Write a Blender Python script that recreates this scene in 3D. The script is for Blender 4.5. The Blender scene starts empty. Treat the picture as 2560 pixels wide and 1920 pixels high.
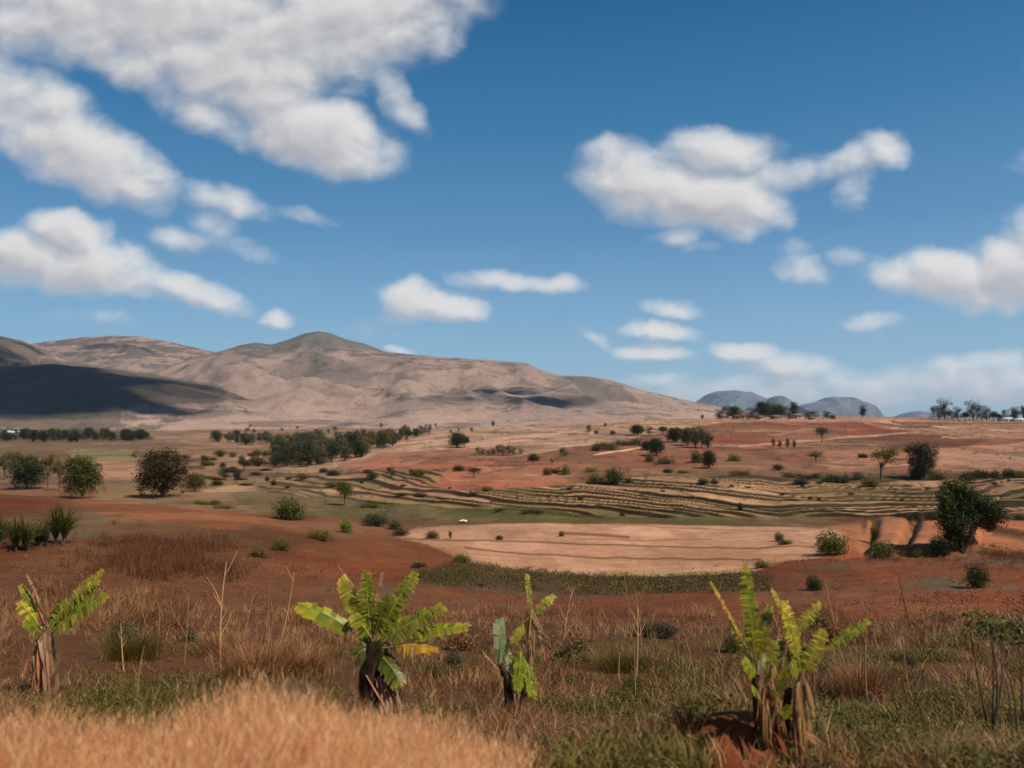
import bpy, math, random
import numpy as np
from mathutils import Vector
R = math.radians
SC = bpy.context.scene
COL = SC.collection
F = 1950.0; CX = 1280.0; HY = 1050.0          # focal length in photo pixels, centre column, row of eye level
# ------------------------------------------------------------ camera
cd = bpy.data.cameras.new('camera'); cam = bpy.data.objects.new('camera', cd); COL.objects.link(cam)
cd.sensor_width = 36.0; cd.lens = F/2560*36
cd.shift_y = (HY-960)/2560.0
cam.location = (0, 0, 0); cam.rotation_euler = (R(90), 0, 0)
cd.clip_start = 0.1; cd.clip_end = 60000
cd.dof.use_dof = True; cd.dof.focus_distance = 26; cd.dof.aperture_fstop = 0.9
SC.camera = cam
# ------------------------------------------------------------ exposure
SC.view_settings.view_transform = 'Standard'; SC.view_settings.look = 'None'
SC.view_settings.gamma = 1; SC.view_settings.exposure = 0.22
# ------------------------------------------------------------ sun
SUN_EL, SUN_AZ = 50.0, 126.0                   # azimuth clockwise from the view direction
S = Vector((math.cos(R(SUN_EL))*math.sin(R(SUN_AZ)), math.cos(R(SUN_EL))*math.cos(R(SUN_AZ)), math.sin(R(SUN_EL))))
sl = bpy.data.lights.new('sun', 'SUN'); sl.energy = 4.9; sl.angle = R(0.5); sl.color = (1.0, 0.91, 0.79)
so = bpy.data.objects.new('sun', sl); COL.objects.link(so)
so.rotation_euler = S.to_track_quat('Z', 'Y').to_euler(); so.location = (0, 0, 50)
# ------------------------------------------------------------ node helper
def N(nt, t, **kw):
    n = nt.nodes.new(t)
    for k, v in kw.items():
        if k == 'ins':
            for i, x in v.items():
                if hasattr(x, 'is_linked'): nt.links.new(x, n.inputs[i])
                else: n.inputs[i].default_value = x
        else: setattr(n, k, v)
    return n
def M(nt, op, *a, clamp=False):
    return N(nt, 'ShaderNodeMath', operation=op, use_clamp=clamp, ins=dict(enumerate(a))).outputs[0]
def MR(nt, x, a, b, c=0.0, d=1.0, smooth=False):
    return N(nt, 'ShaderNodeMapRange', interpolation_type='SMOOTHSTEP' if smooth else 'LINEAR', ins={0: x, 1: a, 2: b, 3: c, 4: d}).outputs[0]
def MIX(nt, f, a, b, mode='MIX'):
    n = N(nt, 'ShaderNodeMix', data_type='RGBA', blend_type=mode)
    for i, x in ((0, f), (6, a), (7, b)):
        if hasattr(x, 'is_linked'): nt.links.new(x, n.inputs[i])
        else: n.inputs[i].default_value = x
    return n.outputs[2]
def s2l(c):
    c = np.asarray(c, float)/255.0
    return np.where(c <= .04045, c/12.92, ((c+.055)/1.055)**2.4)
def L4(r, g, b): return tuple(float(v) for v in s2l((r, g, b)))+(1.0,)
HAZE = 4.4e-5
# ------------------------------------------------------------ world: sky and its clouds (by direction, at infinity)
# clouds: direction as gnomonic coordinates (azimuth tangent, elevation tangent) in photo pixel units; x, y, rx, ry, tilt in degrees, strength
BLOBS = [
 (330, 30, 520, 130, 0, 1.0), (870, 40, 330, 120, -8, .95), (540, 165, 290, 105, 26, 1.0), (680, 262, 230, 90, 26, 1.0), (800, 340, 190, 95, 14, 1.15), (845,315,70,60,0,.9),
 (660,180,220,90,0,.8), (700, 110, 330, 120, 0, .9), (330, 150, 200, 70, 20, .7), (520, 290, 150, 50, 26, .6), (985, 235, 120, 40, 52, .5), (1110, 70, 50, 80, 10, .35), (30,50,190,60,0,.8),
 (110, 280, 190, 90, 28, .75), (190, 380, 280, 95, 24, 1.0), (300,450,130,60,30,.9),
 (560, 500, 125, 36, 14, .55), (530,565,60,45,30,.4), (460, 600, 70, 34, 8, .45), (580,615,90,22,15,.22),
 (170, 585, 115, 62, 15, 1.1), (60, 640, 150, 75, 0, .95), (230, 670, 190, 70, 6, 1.0), (300,720,130,30,5,.5), (480, 725, 150, 40, 18, .8),
 (697, 800, 42, 26, 0, .7), (1020, 745, 75, 46, 0, 1.0), (1120, 765, 105, 40, 4, 1.05), (1000,790,50,20,0,.35), (1290, 705, 150, 26, 2, .62), (1400,708,60,28,0,.6),
 (1640, 470, 190, 95, 10, 1.0), (1800, 385, 150, 70, 0, .85), (1810, 500, 170, 90, 10, 1.05), (1520,410,80,60,0,.55), (1950, 440, 130, 40, -12, .55), (2120, 400, 110, 42, -22, .65), (2215, 370, 70, 50, 0, .8), (2130,455,40,60,0,.35), (1700,590,70,30,0,.5),
 (2010, 680, 68, 38, 10, .55), (2125, 640, 45, 26, 0, .3), (1980,625,40,20,0,.2),
 (2260, 690, 110, 50, 12, .8), (2380, 700, 150, 70, 8, 1.05), (2560, 680, 150, 100, 0, 1.15), (2700,620,200,120,0,1.0), (2180, 800, 70, 26, 0, .55),
 (1680, 770, 75, 26, 4, .6), (1650, 828, 95, 26, 7, .8), (1640, 885, 100, 24, 3, .8), (1500,850,40,18,30,.3), (1860, 875, 90, 24, 4, .75), (1980, 915, 110, 34, 5, .7),
 (2100, 960, 420, 36, 0, .5), (2000, 990, 560, 34, 0, .5), (2450, 905, 140, 30, 0, .6), (2480, 950, 300, 60, 0, .6), (1640,955,90,16,0,.35), (1010,872,34,12,20,.45),
 (2650,410,110,36,0,.5), (1750,620,40,14,0,.2), (760,540,70,14,14,.14), (240,790,90,18,8,.14), (930,820,50,18,0,.12),
 (-260, 200, 380, 170, 10, 1.0), (-300, 640, 300, 90, 0, .9), (3000, 200, 380, 150, 0, .9), (3200, 800, 400, 90, 0, .9), (300, -380, 600, 200, 10, 1.0), (1900,-500,500,160,0,.9)]
def make_world():
    w = bpy.data.worlds.new('World'); SC.world = w; w.use_nodes = True
    nt = w.node_tree; nt.nodes.clear()
    g = bpy.data.node_groups.new('cloud_density', 'ShaderNodeTree')
    g.interface.new_socket('P', in_out='INPUT', socket_type='NodeSocketVector')
    g.interface.new_socket('D', in_out='OUTPUT', socket_type='NodeSocketFloat')
    gi = N(g, 'NodeGroupInput'); go = N(g, 'NodeGroupOutput'); P = gi.outputs[0]
    wn = N(g, 'ShaderNodeTexNoise', ins={'Vector': P, 'Scale': 0.0075, 'Detail': 3.0, 'Roughness': .55})
    wv = N(g, 'ShaderNodeVectorMath', operation='SUBTRACT', ins={0: wn.outputs['Color'], 1: (.5, .5, .5)})
    wv2 = N(g, 'ShaderNodeVectorMath', operation='MULTIPLY', ins={0: wv.outputs[0], 1: (80, 60, 0)})
    Q = N(g, 'ShaderNodeVectorMath', operation='ADD', ins={0: P, 1: wv2.outputs[0]}).outputs[0]
    acc = None
    for (x, y, rx, ry, a, st) in BLOBS:
        Qk = Q if acc is None else N(g, 'ShaderNodeVectorMath', operation='MULTIPLY_ADD', ins={0: acc, 1: (1e-6, 1e-6, 0), 2: Q}).outputs[0]
        mp = N(g, 'ShaderNodeMapping', vector_type='TEXTURE', ins={0: Qk, 1: (x, y, 0), 2: (0, 0, R(a)), 3: (rx*1.13, ry*1.13, 1)})
        q = N(g, 'ShaderNodeVectorMath', operation='DOT_PRODUCT', ins={0: mp.outputs[0], 1: mp.outputs[0]}).outputs['Value']
        q = M(g, 'MULTIPLY_ADD', q, -st, st)
        acc = q if acc is None else M(g, 'SMOOTH_MAX', acc, q, 0.22)
    sc = N(g, 'ShaderNodeVectorMath', operation='MULTIPLY', ins={0: P, 1: (1.0, 1.35, 1)}).outputs[0]
    n1 = N(g, 'ShaderNodeTexNoise', ins={'Vector': sc, 'Scale': 0.0095, 'Detail': 5.0, 'Roughness': .48, 'Distortion': 0.3}).outputs['Fac']
    n1 = M(g, 'MULTIPLY', M(g, 'SUBTRACT', n1, .5), 1.05)
    acc = M(g, 'MAXIMUM', acc, -1.0)
    g.links.new(M(g, 'ADD', acc, n1), go.inputs[0])
    tc = N(nt, 'ShaderNodeTexCoord')
    sp = N(nt, 'ShaderNodeSeparateXYZ', ins={0: tc.outputs['Generated']})
    yy = M(nt, 'MAXIMUM', M(nt, 'ABSOLUTE', sp.outputs[1]), 0.05)
    u = M(nt, 'MULTIPLY_ADD', M(nt, 'DIVIDE', sp.outputs[0], yy), F, CX)
    v = M(nt, 'MULTIPLY_ADD', M(nt, 'DIVIDE', sp.outputs[2], yy), -F, HY)
    P0 = N(nt, 'ShaderNodeCombineXYZ', ins={0: u, 1: v}).outputs[0]
    def dens(off):
        p = N(nt, 'ShaderNodeVectorMath', operation='ADD', ins={0: P0, 1: off}).outputs[0]
        gn = N(nt, 'ShaderNodeGroup'); gn.node_tree = g; nt.links.new(p, gn.inputs[0]); return gn.outputs[0]
    d0 = dens((0, 0, 0)); d1 = dens((22, -34, 0))
    alpha = MR(nt, d0, -0.18, 0.98, 0, 1, True)
    rel = MR(nt, M(nt, 'SUBTRACT', d0, d1), -0.50, 0.52, 0, 1, True)
    thick = MR(nt, d0, 0.3, 1.5, 0.0, 0.32)
    bright = M(nt, 'SUBTRACT', MR(nt, rel, 0, 1, 0.58, 1.0), thick)  # sunlit and shaded cloud sides are drawn into the cloud colour
    ccol = MIX(nt, MR(nt, bright, 0.35, 0.95), L4(168, 167, 174), L4(246, 242, 236))
    sky = N(nt, 'ShaderNodeTexSky', sky_type='NISHITA', sun_disc=False, sun_elevation=R(SUN_EL), sun_rotation=R(SUN_AZ),
            altitude=1400, air_density=1.0, dust_density=0.6, ozone_density=2.5)
    sb = N(nt, 'ShaderNodeVectorMath', operation='MULTIPLY', ins={0: sky.outputs[0], 1: SKYMUL}).outputs[0]
    rp = N(nt, 'ShaderNodeValToRGB', ins={0: MR(nt, M(nt, 'DIVIDE', sp.outputs[2], 1.0), 0.0, 0.5)}); cr = rp.color_ramp
    st_ = [(0.0, (168, 190, 206)), (.10, (156, 190, 212)), (.26, (130, 172, 206)), (.46, (92, 144, 188)), (.70, (56, 120, 168)), (.92, (28, 98, 148)), (1.0, (22, 88, 140))]
    while len(cr.elements) < len(st_): cr.elements.new(.5)
    for e, (p_, c_) in zip(cr.elements, st_): e.position = p_; e.color = L4(*c_)
    ck = N(nt, 'ShaderNodeVectorMath', operation='SCALE', ins={0: rp.outputs[0]}); ck.inputs['Scale'].default_value = CLOUDK
    sb = MIX(nt, .85, sb, ck.outputs[0])
    mixc = MIX(nt, M(nt, 'MULTIPLY', alpha, 0.93), sb, MIX(nt, 1.0, ccol, (CLOUDK, CLOUDK, CLOUDK, 1), 'MULTIPLY'))
    bg = N(nt, 'ShaderNodeBackground', ins={0: mixc, 1: SKYK})
    out = N(nt, 'ShaderNodeOutputWorld'); nt.links.new(bg.outputs[0], out.inputs[0])
    w.cycles.sampling_method = 'MANUAL'; w.cycles.sample_map_resolution = 512
SKYK = 0.08; CLOUDK = .86/0.08; SKYMUL = (.50, .98, 1.06)
make_world()
# ------------------------------------------------------------ noise
rng = np.random.default_rng(7)
def _h(ix, iy, s):
    n = (ix.astype(np.int64)*374761393 + iy.astype(np.int64)*668265263 + s*982451653) & 0xffffffff
    n = ((n ^ (n >> 13))*1274126177) & 0xffffffff
    n = ((n ^ (n >> 16))*2246822519) & 0xffffffff
    return ((n ^ (n >> 15)) & 0xffffff)/float(0xffffff)
def vn(x, y, s=0):
    x = np.asarray(x, float); y = np.asarray(y, float)
    ix = np.floor(x); iy = np.floor(y); fx = x-ix; fy = y-iy
    fx = fx*fx*fx*(fx*(fx*6-15)+10); fy = fy*fy*fy*(fy*(fy*6-15)+10)
    ix = ix.astype(np.int64); iy = iy.astype(np.int64)
    a = _h(ix, iy, s); b = _h(ix+1, iy, s); c = _h(ix, iy+1, s); d = _h(ix+1, iy+1, s)
    return (a*(1-fx)+b*fx)*(1-fy)+(c*(1-fx)+d*fx)*fy
def fbm(x, y, o=4, s=0, g=.5):
    t = 0; a = 1; m = 0
    for k in range(o):
        t = t+a*vn(x*1.0, y*1.0, s+k*17); m += a; a *= g
        x, y = x*1.62-y*1.18+7.3, x*1.18+y*1.62-3.1
    return t/m                                         # 0..1
def sstep(x, a, b):
    t = np.clip((x-a)/(b-a), 0, 1); return t*t*(3-2*t)
# ------------------------------------------------------------ terrain
def lin(a, b, n): return np.linspace(a, b, n, endpoint=False)
PX = np.concatenate([lin(-1700, -60, 70), lin(-60, 2620, 640), np.linspace(2620, 4300, 71)])
ds = np.concatenate([np.exp(lin(math.log(2.5), math.log(45), 170)), lin(45**-.5, 100**-.5, 150)**-2.0, lin(100**-.5, 240**-.5, 210)**-2.0, lin(240**-.5, 520**-.5, 90)**-2.0,
                     lin(520, 3700, 270), np.exp(np.linspace(math.log(3700), math.log(30000), 26))])
KD = [2.5, 4, 6, 8, 11, 14, 20, 30, 45, 60, 75, 90, 105, 125, 150, 185, 230, 300, 380, 460, 560, 700, 900]
near = [-2.15, -2.3, -2.9, -3.5, -4.4, -5.1]
KZ = {
 0:    near+[-5.7, -6.9, -8.2, -8.8, -9.2, -9.45, -9.9, -13.0, -14.8, -15.2, -15.4, -15.4, -15.4, -15.2, -14.6, -14, -12.5],
 400:  near+[-5.8, -7.1, -8.5, -9.2, -9.7, -10.3, -11.6, -13.9, -14.8, -15.3, -15.7, -16, -15.8, -15.4, -14.8, -14, -12.5],
 700:  near+[-5.9, -7.4, -9.0, -10.0, -10.7, -11.7, -13.4, -14.2, -14.8, -15.4, -16.0, -17.0, -16.7, -16, -15, -13.4, -11],
 1000: near+[-6.0, -7.6, -9.6, -11.4, -12.8, -13.6, -14.0, -14.4, -14.0, -13.5, -13.0, -11.5, -9.5, -8.0, -11, -13.2, -11],
 1300: near+[-6.2, -7.8, -10.0, -12.2, -13.6, -13.9, -14.0, -13.9, -12.9, -11.5, -10.0, -7.5, -5.0, -3.6, -7, -12, -10],
 1700: near+[-6.2, -7.8, -10.0, -12.1, -13.5, -14.0, -14.0, -14.0, -12.8, -11.6, -9.5, -6.0, -2.5, 1.2, -3, -8, -8],
 2100: near+[-6.2, -7.7, -9.7, -11.0, -12.0, -12.5, -13.9, -13.9, -12.6, -10.9, -8.8, -5.8, -2.0, 2.4, 1.5, -6, -8],
 2500: near+[-6.1, -7.5, -9.4, -10.6, -11.3, -12.1, -13.7, -13.5, -12.3, -10.7, -8.4, -4.9, -1.5, 0.6, 0.8, -5, -8]}
kx = np.array(sorted(KZ)); kz = np.array([KZ[k] for k in kx])
ZD = np.array([np.interp(np.log(ds), np.log(KD), r) for r in kz])          # 8 x nd
ZD[:, ds > 900] = np.interp(ds[ds > 900], [900, 3000, 30000], [-11, -14, -30])[None]
ex = np.concatenate([[-3000], kx, [6000]]); ZD = np.vstack([ZD[:1], ZD, ZD[-1:]])
Z = np.empty((len(PX), len(ds)))
for j in range(len(ds)): Z[:, j] = np.interp(PX, ex, ZD[:, j])
def smooth(A, n, ax):
    k = np.hanning(n+2)[1:-1]; k /= k.sum(); p = n//2; L_ = A.shape[ax]
    B = np.concatenate([np.repeat(A.take([0], ax), p, ax), A, np.repeat(A.take([-1], ax), p, ax)], ax)
    return sum(k[j]*(B[j:j+L_] if ax == 0 else B[:, j:j+L_]) for j in range(n))
Z = smooth(smooth(Z, 61, 0), 17, 1)
PXg, Dg = np.meshgrid(PX, ds, indexing='ij')
Xg = (PXg-CX)/F*Dg
BY = HY - Z/Dg*F                                       # photo row a ground point shows at, before relief
# mountains: crest rows seen at a distance, with a front slope down to the plain
def ridge(pts, dk, df, back, zf=-13, p=1.25):
    xs, ys = zip(*pts); c = np.interp(PXg, xs, ys); zc = (HY-c)/F*dk
    t = np.clip((Dg-df)/(dk-df), 0, 1)
    zf_ = zf + (zc-zf)*t**p
    zb = zc - (Dg-dk)*back
    return np.where(Dg < df, -400., np.where(Dg < dk, zf_, zb)), zc
L3 = [(-2000, 960), (-400, 930), (100, 960), (350, 945), (450, 905), (540, 880), (600, 862), (640, 855), (680, 860), (720, 848), (760, 832), (798, 826), (830, 831), (860, 845), (920, 860), (960, 877), (1040, 886), (1120, 893), (1200, 898), (1260, 902), (1310, 906), (1350, 922), (1400, 938), (1470, 940), (1527, 950), (1620, 978), (1680, 992), (1740, 1005), (1800, 1018), (1900, 1042), (2000, 1060), (5000, 1075)]
L2 = [(-2000, 840), (-300, 850), (60, 862), (120, 852), (200, 843), (280, 838), (360, 840), (420, 852), (480, 865), (540, 879), (620, 897), (760, 960), (900, 1040), (1100, 1090), (5000, 1090)]
L0 = [(-2000, 800), (-200, 815), (0, 838), (60, 852), (100, 872), (200, 915), (400, 990), (600, 1060), (5000, 1090)]
L1 = [(-2000, 930), (-200, 915), (0, 912), (136, 905), (272, 920), (428, 946), (544, 968), (622, 1002), (700, 1028), (800, 1052), (900, 1075), (5000, 1090)]
L5 = [(-2000, 1090), (650, 1090), (760, 1050), (900, 1010), (980, 985), (1060, 1005), (1150, 1040), (1250, 1080), (5000, 1090)]
L6 = [(-2000, 1090), (1150, 1090), (1250, 1050), (1370, 1000), (1480, 1010), (1600, 1020), (1750, 1050), (1850, 1085), (5000, 1090)]
MZ = np.full_like(Z, -400.); ZC = np.full_like(Z, -400.)
for (L, dk, df, back, p) in ((L3, 2700, 1050, .35, 1.2), (L2, 3200, 2300, .3, .9), (L0, 2250, 1250, .35, 1.1), (L1, 1500, 850, .30, 1.0), (L5, 1900, 1000, .25, .8), (L6, 2000, 1100, .25, .8)):
    r, zc = ridge(L, dk, df, back, -14, p)
    k = 14.0
    ZC = np.where(r > MZ, np.where(Dg < dk, zc, zc), ZC)
    m = np.maximum(MZ, r); d_ = np.abs(MZ-r)
    MZ = m + np.where(d_ < k, (k-d_)**2/(4*k), 0)
hm = np.clip((MZ+14)/60, 0, 1)
wx = (fbm(Xg/700, Dg/700, 3, 50)-.5)*300
r1 = 1-np.abs(2*fbm((Xg+wx)/330+Dg/1500, Dg/900-Xg/2500, 4, 11)-1)
r2 = 1-np.abs(2*fbm((Xg+wx)/110, Dg/300, 4, 23)-1)
crest_free = 1-np.exp(-((np.maximum(MZ, -14)-(HY-830)/F*Dg)/25)**2)*.6
r3 = 1-np.abs(2*fbm((Xg+wx*.5)/46, Dg/150, 4, 29)-1)
below = smooth(smooth(sstep(ZC-MZ, 2, 70), 31, 0), 19, 1)
MN = hm*(((r1-.72)*100 + (r2-.7)*26)*below + (r3-.7)*6*(.25+.75*below) + (fbm(Xg/45, Dg/60, 4, 5)-.5)*6*(.3+.7*below))
MN = MN*(1-.4*sstep(Dg, 2350, 2750))
MT = np.where(MZ > -16, smooth(smooth(np.maximum(MZ, -20)+MN, 5, 0), 5, 1), -400.)
farz = Z + (fbm(Xg/120, Dg/200, 3, 31)-.5)*3.0*np.clip((Dg-350)/400, 0, 1)
ZZ = np.maximum(farz, MT)
ismt = MT > farz
# near and mid relief, metres
nf = np.clip((Dg-6)/20, 0.15, 1)
ZZ = ZZ + (fbm(Xg/9, Dg/9, 4, 71)-.5)*0.9*np.clip(Dg/40, .1, 1)*np.clip(1.3-(Dg/700), 0.3, 1)*(1-.75*((BY > 1300) & (BY < 1440) & (PXg > 1050)))
ZZ = ZZ + (fbm(Xg/1.1, Dg/1.1, 3, 72)-.5)*0.16*np.clip(1-(Dg-40)/60, 0, 1)*nf
# brown clod slope on the right and earthen banks
def bump(cx, cy, rx, ry, h, rot=0.):
    """a mound centred at world (x, y)"""
    global ZZ
    c, s_ = math.cos(rot), math.sin(rot); dx = Xg-cx; dy = Dg-cy
    q = ((dx*c+dy*s_)/rx)**2 + ((-dx*s_+dy*c)/ry)**2
    ZZ = ZZ + h*np.clip(1-q, 0, 1)**.6
def at(px, d): return (px-CX)/F*d, d
# ------------------------------------------------------------ zone paint
def poly(pts, warp=10., scale=55., seed=3, src=None):
    y = BY if src is None else src
    x = PXg+(fbm(PXg/scale, y/scale*1.6, 3, seed)-.5)*warp*2.6; y = y+(fbm(PXg/scale+9, y/scale*1.6, 3, seed+5)-.5)*warp
    ins = np.zeros(PXg.shape, bool); n = len(pts)
    for i in range(n):
        x1, y1 = pts[i]; x2, y2 = pts[(i+1) % n]
        if y1 == y2: continue
        c = ((y1 > y) != (y2 > y)) & (x < (x2-x1)*(y-y1)/(y2-y1)+x1); ins ^= c
    return ins
Cg = np.empty(PXg.shape+(3,)); Cg[:] = s2l((150, 95, 66))
Sp = np.full(PXg.shape, .25)                            # how much dry scrub speckle a zone has
def paint(mask, rgb, a=1.0, sp=None):
    global Cg
    if mask.dtype == bool:
        a_, b_ = (45, 15) if SOFT else (9, 5)
        m_ = smooth(smooth(mask*1.0, a_, 0), b_, 1)
        mask = sstep(m_+(EDGE-.5)*(.5 if SOFT else .7), *((.1, .9) if SOFT else (.25, .75)))
        mask = np.where(m_ > .995, 1., np.where(m_ < .005, 0., mask))
    m = (mask*a).astype(float)[..., None]; Cg = Cg*(1-m)+s2l(rgb)*m
    if sp is not None: Sp[:] = Sp*(1-m[..., 0])+sp*m[..., 0]
def line(pts, w, rgb, a=1.0, wob=3.):
    """a bund or path, drawn along photo points on the ground, w photo pixels wide"""
    xs, ys = zip(*pts); xs = np.array(xs, float)
    yc = np.interp(PXg, xs, ys)+(fbm(PXg/60, PXg*0+len(pts), 3, int(xs[0]))-.5)*wob*2
    m = np.exp(-((BY-yc)/w)**2)*((PXg > xs[0]) & (PXg < xs[-1]) & ~ismt & (Dg < 620)); paint(m, rgb, a)
n1 = fbm(Xg/26, Dg/40, 4, 3); n2 = fbm(Xg/7, Dg/12, 4, 8); n3 = fbm(Xg/90, Dg/160, 4, 9)
SOFT = False
EDGE = fbm(PXg/9, BY/3, 3, 13)
vis = ~ismt
front = Dg < 112
# -- mountains
slope = np.abs(np.gradient(ZZ, axis=0)/(np.gradient(Xg, axis=0)+1e-6)) + np.abs(np.gradient(ZZ, axis=1)/np.gradient(Dg, axis=1))
mtY = HY-ZZ/Dg*F
paint(ismt, (176, 143, 122), 1, .35)
paint(ismt*sstep(n3, .45, .7), (190, 152, 128), .7)
paint(ismt*sstep(fbm(Xg/160, Dg/260, 4, 41), .5, .68), (140, 122, 108), .6, .8)
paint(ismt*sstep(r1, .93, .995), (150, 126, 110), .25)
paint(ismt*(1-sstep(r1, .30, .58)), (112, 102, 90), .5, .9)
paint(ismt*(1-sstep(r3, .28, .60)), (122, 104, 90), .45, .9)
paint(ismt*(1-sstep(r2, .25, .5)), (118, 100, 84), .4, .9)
paint(ismt*sstep(mtY, 985, 1060), (205, 160, 134), .6)
rock = fbm(Xg/38, ZZ/9, 5, 61, .6)
zh = np.clip((ZZ-130)/130, 0, 1)
paint(ismt*sstep(rock+zh*.16, .58, .68)*sstep(n3+zh*.3, .42, .6), (96, 93, 88), .75)
paint(ismt*sstep(zh, .45, .95)*sstep(PXg, 560, 640)*(1-sstep(PXg, 900, 980)), (112, 112, 106), .75, .9)
paint(ismt*poly([(1480, 930), (1340, 905), (1440, 960), (1500, 1000), (1620, 1010)], 20, 60, 4, mtY), (110, 108, 98), .6, .9)
paint(ismt*poly([(0, 905), (-500, 890), (-500, 1100), (330, 1100), (300, 1040), (340, 1010), (560, 1010), (560, 965), (430, 944), (272, 918), (136, 903)], 8, 60, 4, mtY), (104, 96, 74), .75, .6)  # cloud shadow over the left front hill, also painted into the ground colour
paint(ismt*poly([(-200, 830), (0, 838), (60, 855), (110, 885), (60, 905), (-200, 900)], 8, 60, 4, mtY), (100, 98, 80), .7)  # cloud shadow on the corner hill painted in as a darker tone
for (a, b, c, d_) in ((300, 1010, 330, 1055), ):
    pass
paint(ismt*sstep(fbm(Xg/60, ZZ/6, 4, 66), .62, .7)*sstep(mtY, 1010, 1030), (118, 100, 84), .6, .9)
# -- plain in front of the mountains, left and centre
paint(vis & (BY < 1125) & (PXg < 1100), (150, 116, 92), 1, .9)
paint(vis & (BY < 1125) & (PXg < 1100) & (n1 > .55), (196, 148, 122), .6)
paint(vis & poly([(-800, 1072), (350, 1078), (380, 1100), (200, 1108), (-800, 1112)]), (70, 70, 56), .85, .9)
paint(vis & poly([(-800, 1108), (300, 1100), (640, 1120), (700, 1180), (-800, 1250)]), (138, 106, 78), 1, .9)
paint(vis & poly([(160, 1130), (250, 1122), (340, 1124), (352, 1146), (290, 1160), (200, 1158)], 9, 30), (146, 130, 88), 1, .1)
paint(vis & poly([(225, 1156), (345, 1150), (345, 1206), (260, 1208)], 5), (188, 136, 102), 1, .1)
paint(vis & ~front & poly([(250, 1205), (700, 1190), (1000, 1215), (1050, 1320), (200, 1320)], 8), (152, 118, 80), 1, .5)
paint(vis & ~front & poly([(560, 1225), (800, 1222), (860, 1240), (1130, 1240), (1300, 1262), (1700, 1290), (1700, 1322), (700, 1330)], 9), (104, 98, 56), 1, .6)
paint(vis & ~front & poly([(450, 1120), (720, 1105), (700, 1185), (470, 1190)], 8), (176, 128, 98), .8, .8)
for k in range(26):                                        # little strip fields of the plain
    x0 = rng.uniform(380, 1000); y0 = rng.uniform(1130, 1230); w_ = rng.uniform(60, 150); h_ = rng.uniform(4, 9)
    paint(vis & ~front & poly([(x0, y0), (x0+w_, y0-4), (x0+w_+12, y0+h_), (x0+8, y0+h_+2)], 3), [(206, 158, 124), (190, 142, 108), (120, 112, 66), (92, 70, 48), (178, 110, 78)][k % 5], .85)
# -- middle slope
mid = vis & ~front & (PXg > 640)
paint(mid & poly([(1040, 1060), (1400, 1030), (1800, 1000), (1800, 1055), (1500, 1110), (1300, 1140), (1000, 1150), (760, 1185), (660, 1180), (900, 1110)], 8), (204, 158, 130), 1, .25)
paint(mid & poly([(950, 1126), (1250, 1120), (1300, 1135), (1200, 1165), (900, 1160)], 6), (178, 112, 84), .85)
paint(mid & poly([(980, 1165), (1260, 1148), (1500, 1160), (1560, 1180), (1380, 1215), (1120, 1240), (1050, 1215)], 9), (182, 110, 78), 1, .3)
paint(mid & poly([(840, 1160), (960, 1140), (1060, 1160), (980, 1175), (850, 1178)], 6), (190, 120, 90), .8)
paint(mid & poly([(1780, 1060), (2280, 1055), (2290, 1078), (2050, 1092), (1860, 1116), (1760, 1106)], 4), (158, 88, 62), 1, .1)
paint(mid & poly([(1500, 1150), (1760, 1112), (2060, 1098), (2100, 1180), (1700, 1185), (1450, 1200)], 8), (160, 98, 70), 1, .5)
paint(mid & poly([(2080, 1092), (2230, 1082), (2480, 1096), (2430, 1114), (2300, 1120), (2100, 1122), (2020, 1118)], 5), (128, 78, 58), 1, .15)
paint(mid & poly([(2330, 1118), (2440, 1114), (2800, 1092), (2800, 1185), (2300, 1175)], 5), (190, 136, 106), 1, 1)
paint(mid & poly([(2060, 1130), (2290, 1118), (2310, 1175), (2080, 1180)], 6), (178, 120, 90), 1, .9)
paint(mid & poly([(2270, 1060), (2900, 1058), (2900, 1092), (2500, 1098), (2270, 1082)], 4), (186, 134, 108), 1, .8)
paint(mid & (PXg > 1500) & (BY < 1056), (196, 146, 118), .9, .6)
line([(1780, 1116), (1900, 1112), (2050, 1100), (2180, 1088), (2300, 1078)], 2.2, (216, 164, 134))
line([(2200, 1052), (2300, 1066), (2400, 1072), (2700, 1076)], 3, (216, 168, 138))
line([(2160, 1058), (2240, 1070), (2300, 1080)], 2.5, (214, 160, 130))
line([(2230, 1056), (2290, 1066), (2350, 1071)], 1.8, (92, 52, 38))
for k in range(12):
    y0 = rng.uniform(1060, 1130); x0 = rng.uniform(1100, 1700); line([(x0, y0+6), (x0+120, y0), (x0+260, y0-6)], 1.2, (150, 104, 80), .6)
for k in range(46):                                        # bunds and goat tracks across the slope
    y0 = rng.uniform(1062, 1200); x0 = rng.uniform(900, 2400); w_ = rng.uniform(60, 260); tl = rng.uniform(-8, 8)
    line([(x0, y0), (x0+w_*.5, y0+tl*.4+rng.uniform(-2, 2)), (x0+w_, y0+tl)], rng.uniform(.9, 1.8), [(120, 80, 58), (96, 66, 46), (214, 168, 134)][k % 3], .7, 4)
# -- scrub belt under the hill
paint(mid & poly([(1900, 1196), (2200, 1186), (2900, 1180), (2900, 1212), (2200, 1216), (1900, 1222)], 7), (84, 66, 44), .85, .9)
paint(mid & poly([(1400, 1195), (1900, 1175), (1950, 1215), (1500, 1225)], 8), (120, 84, 60), .7, .9)
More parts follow.
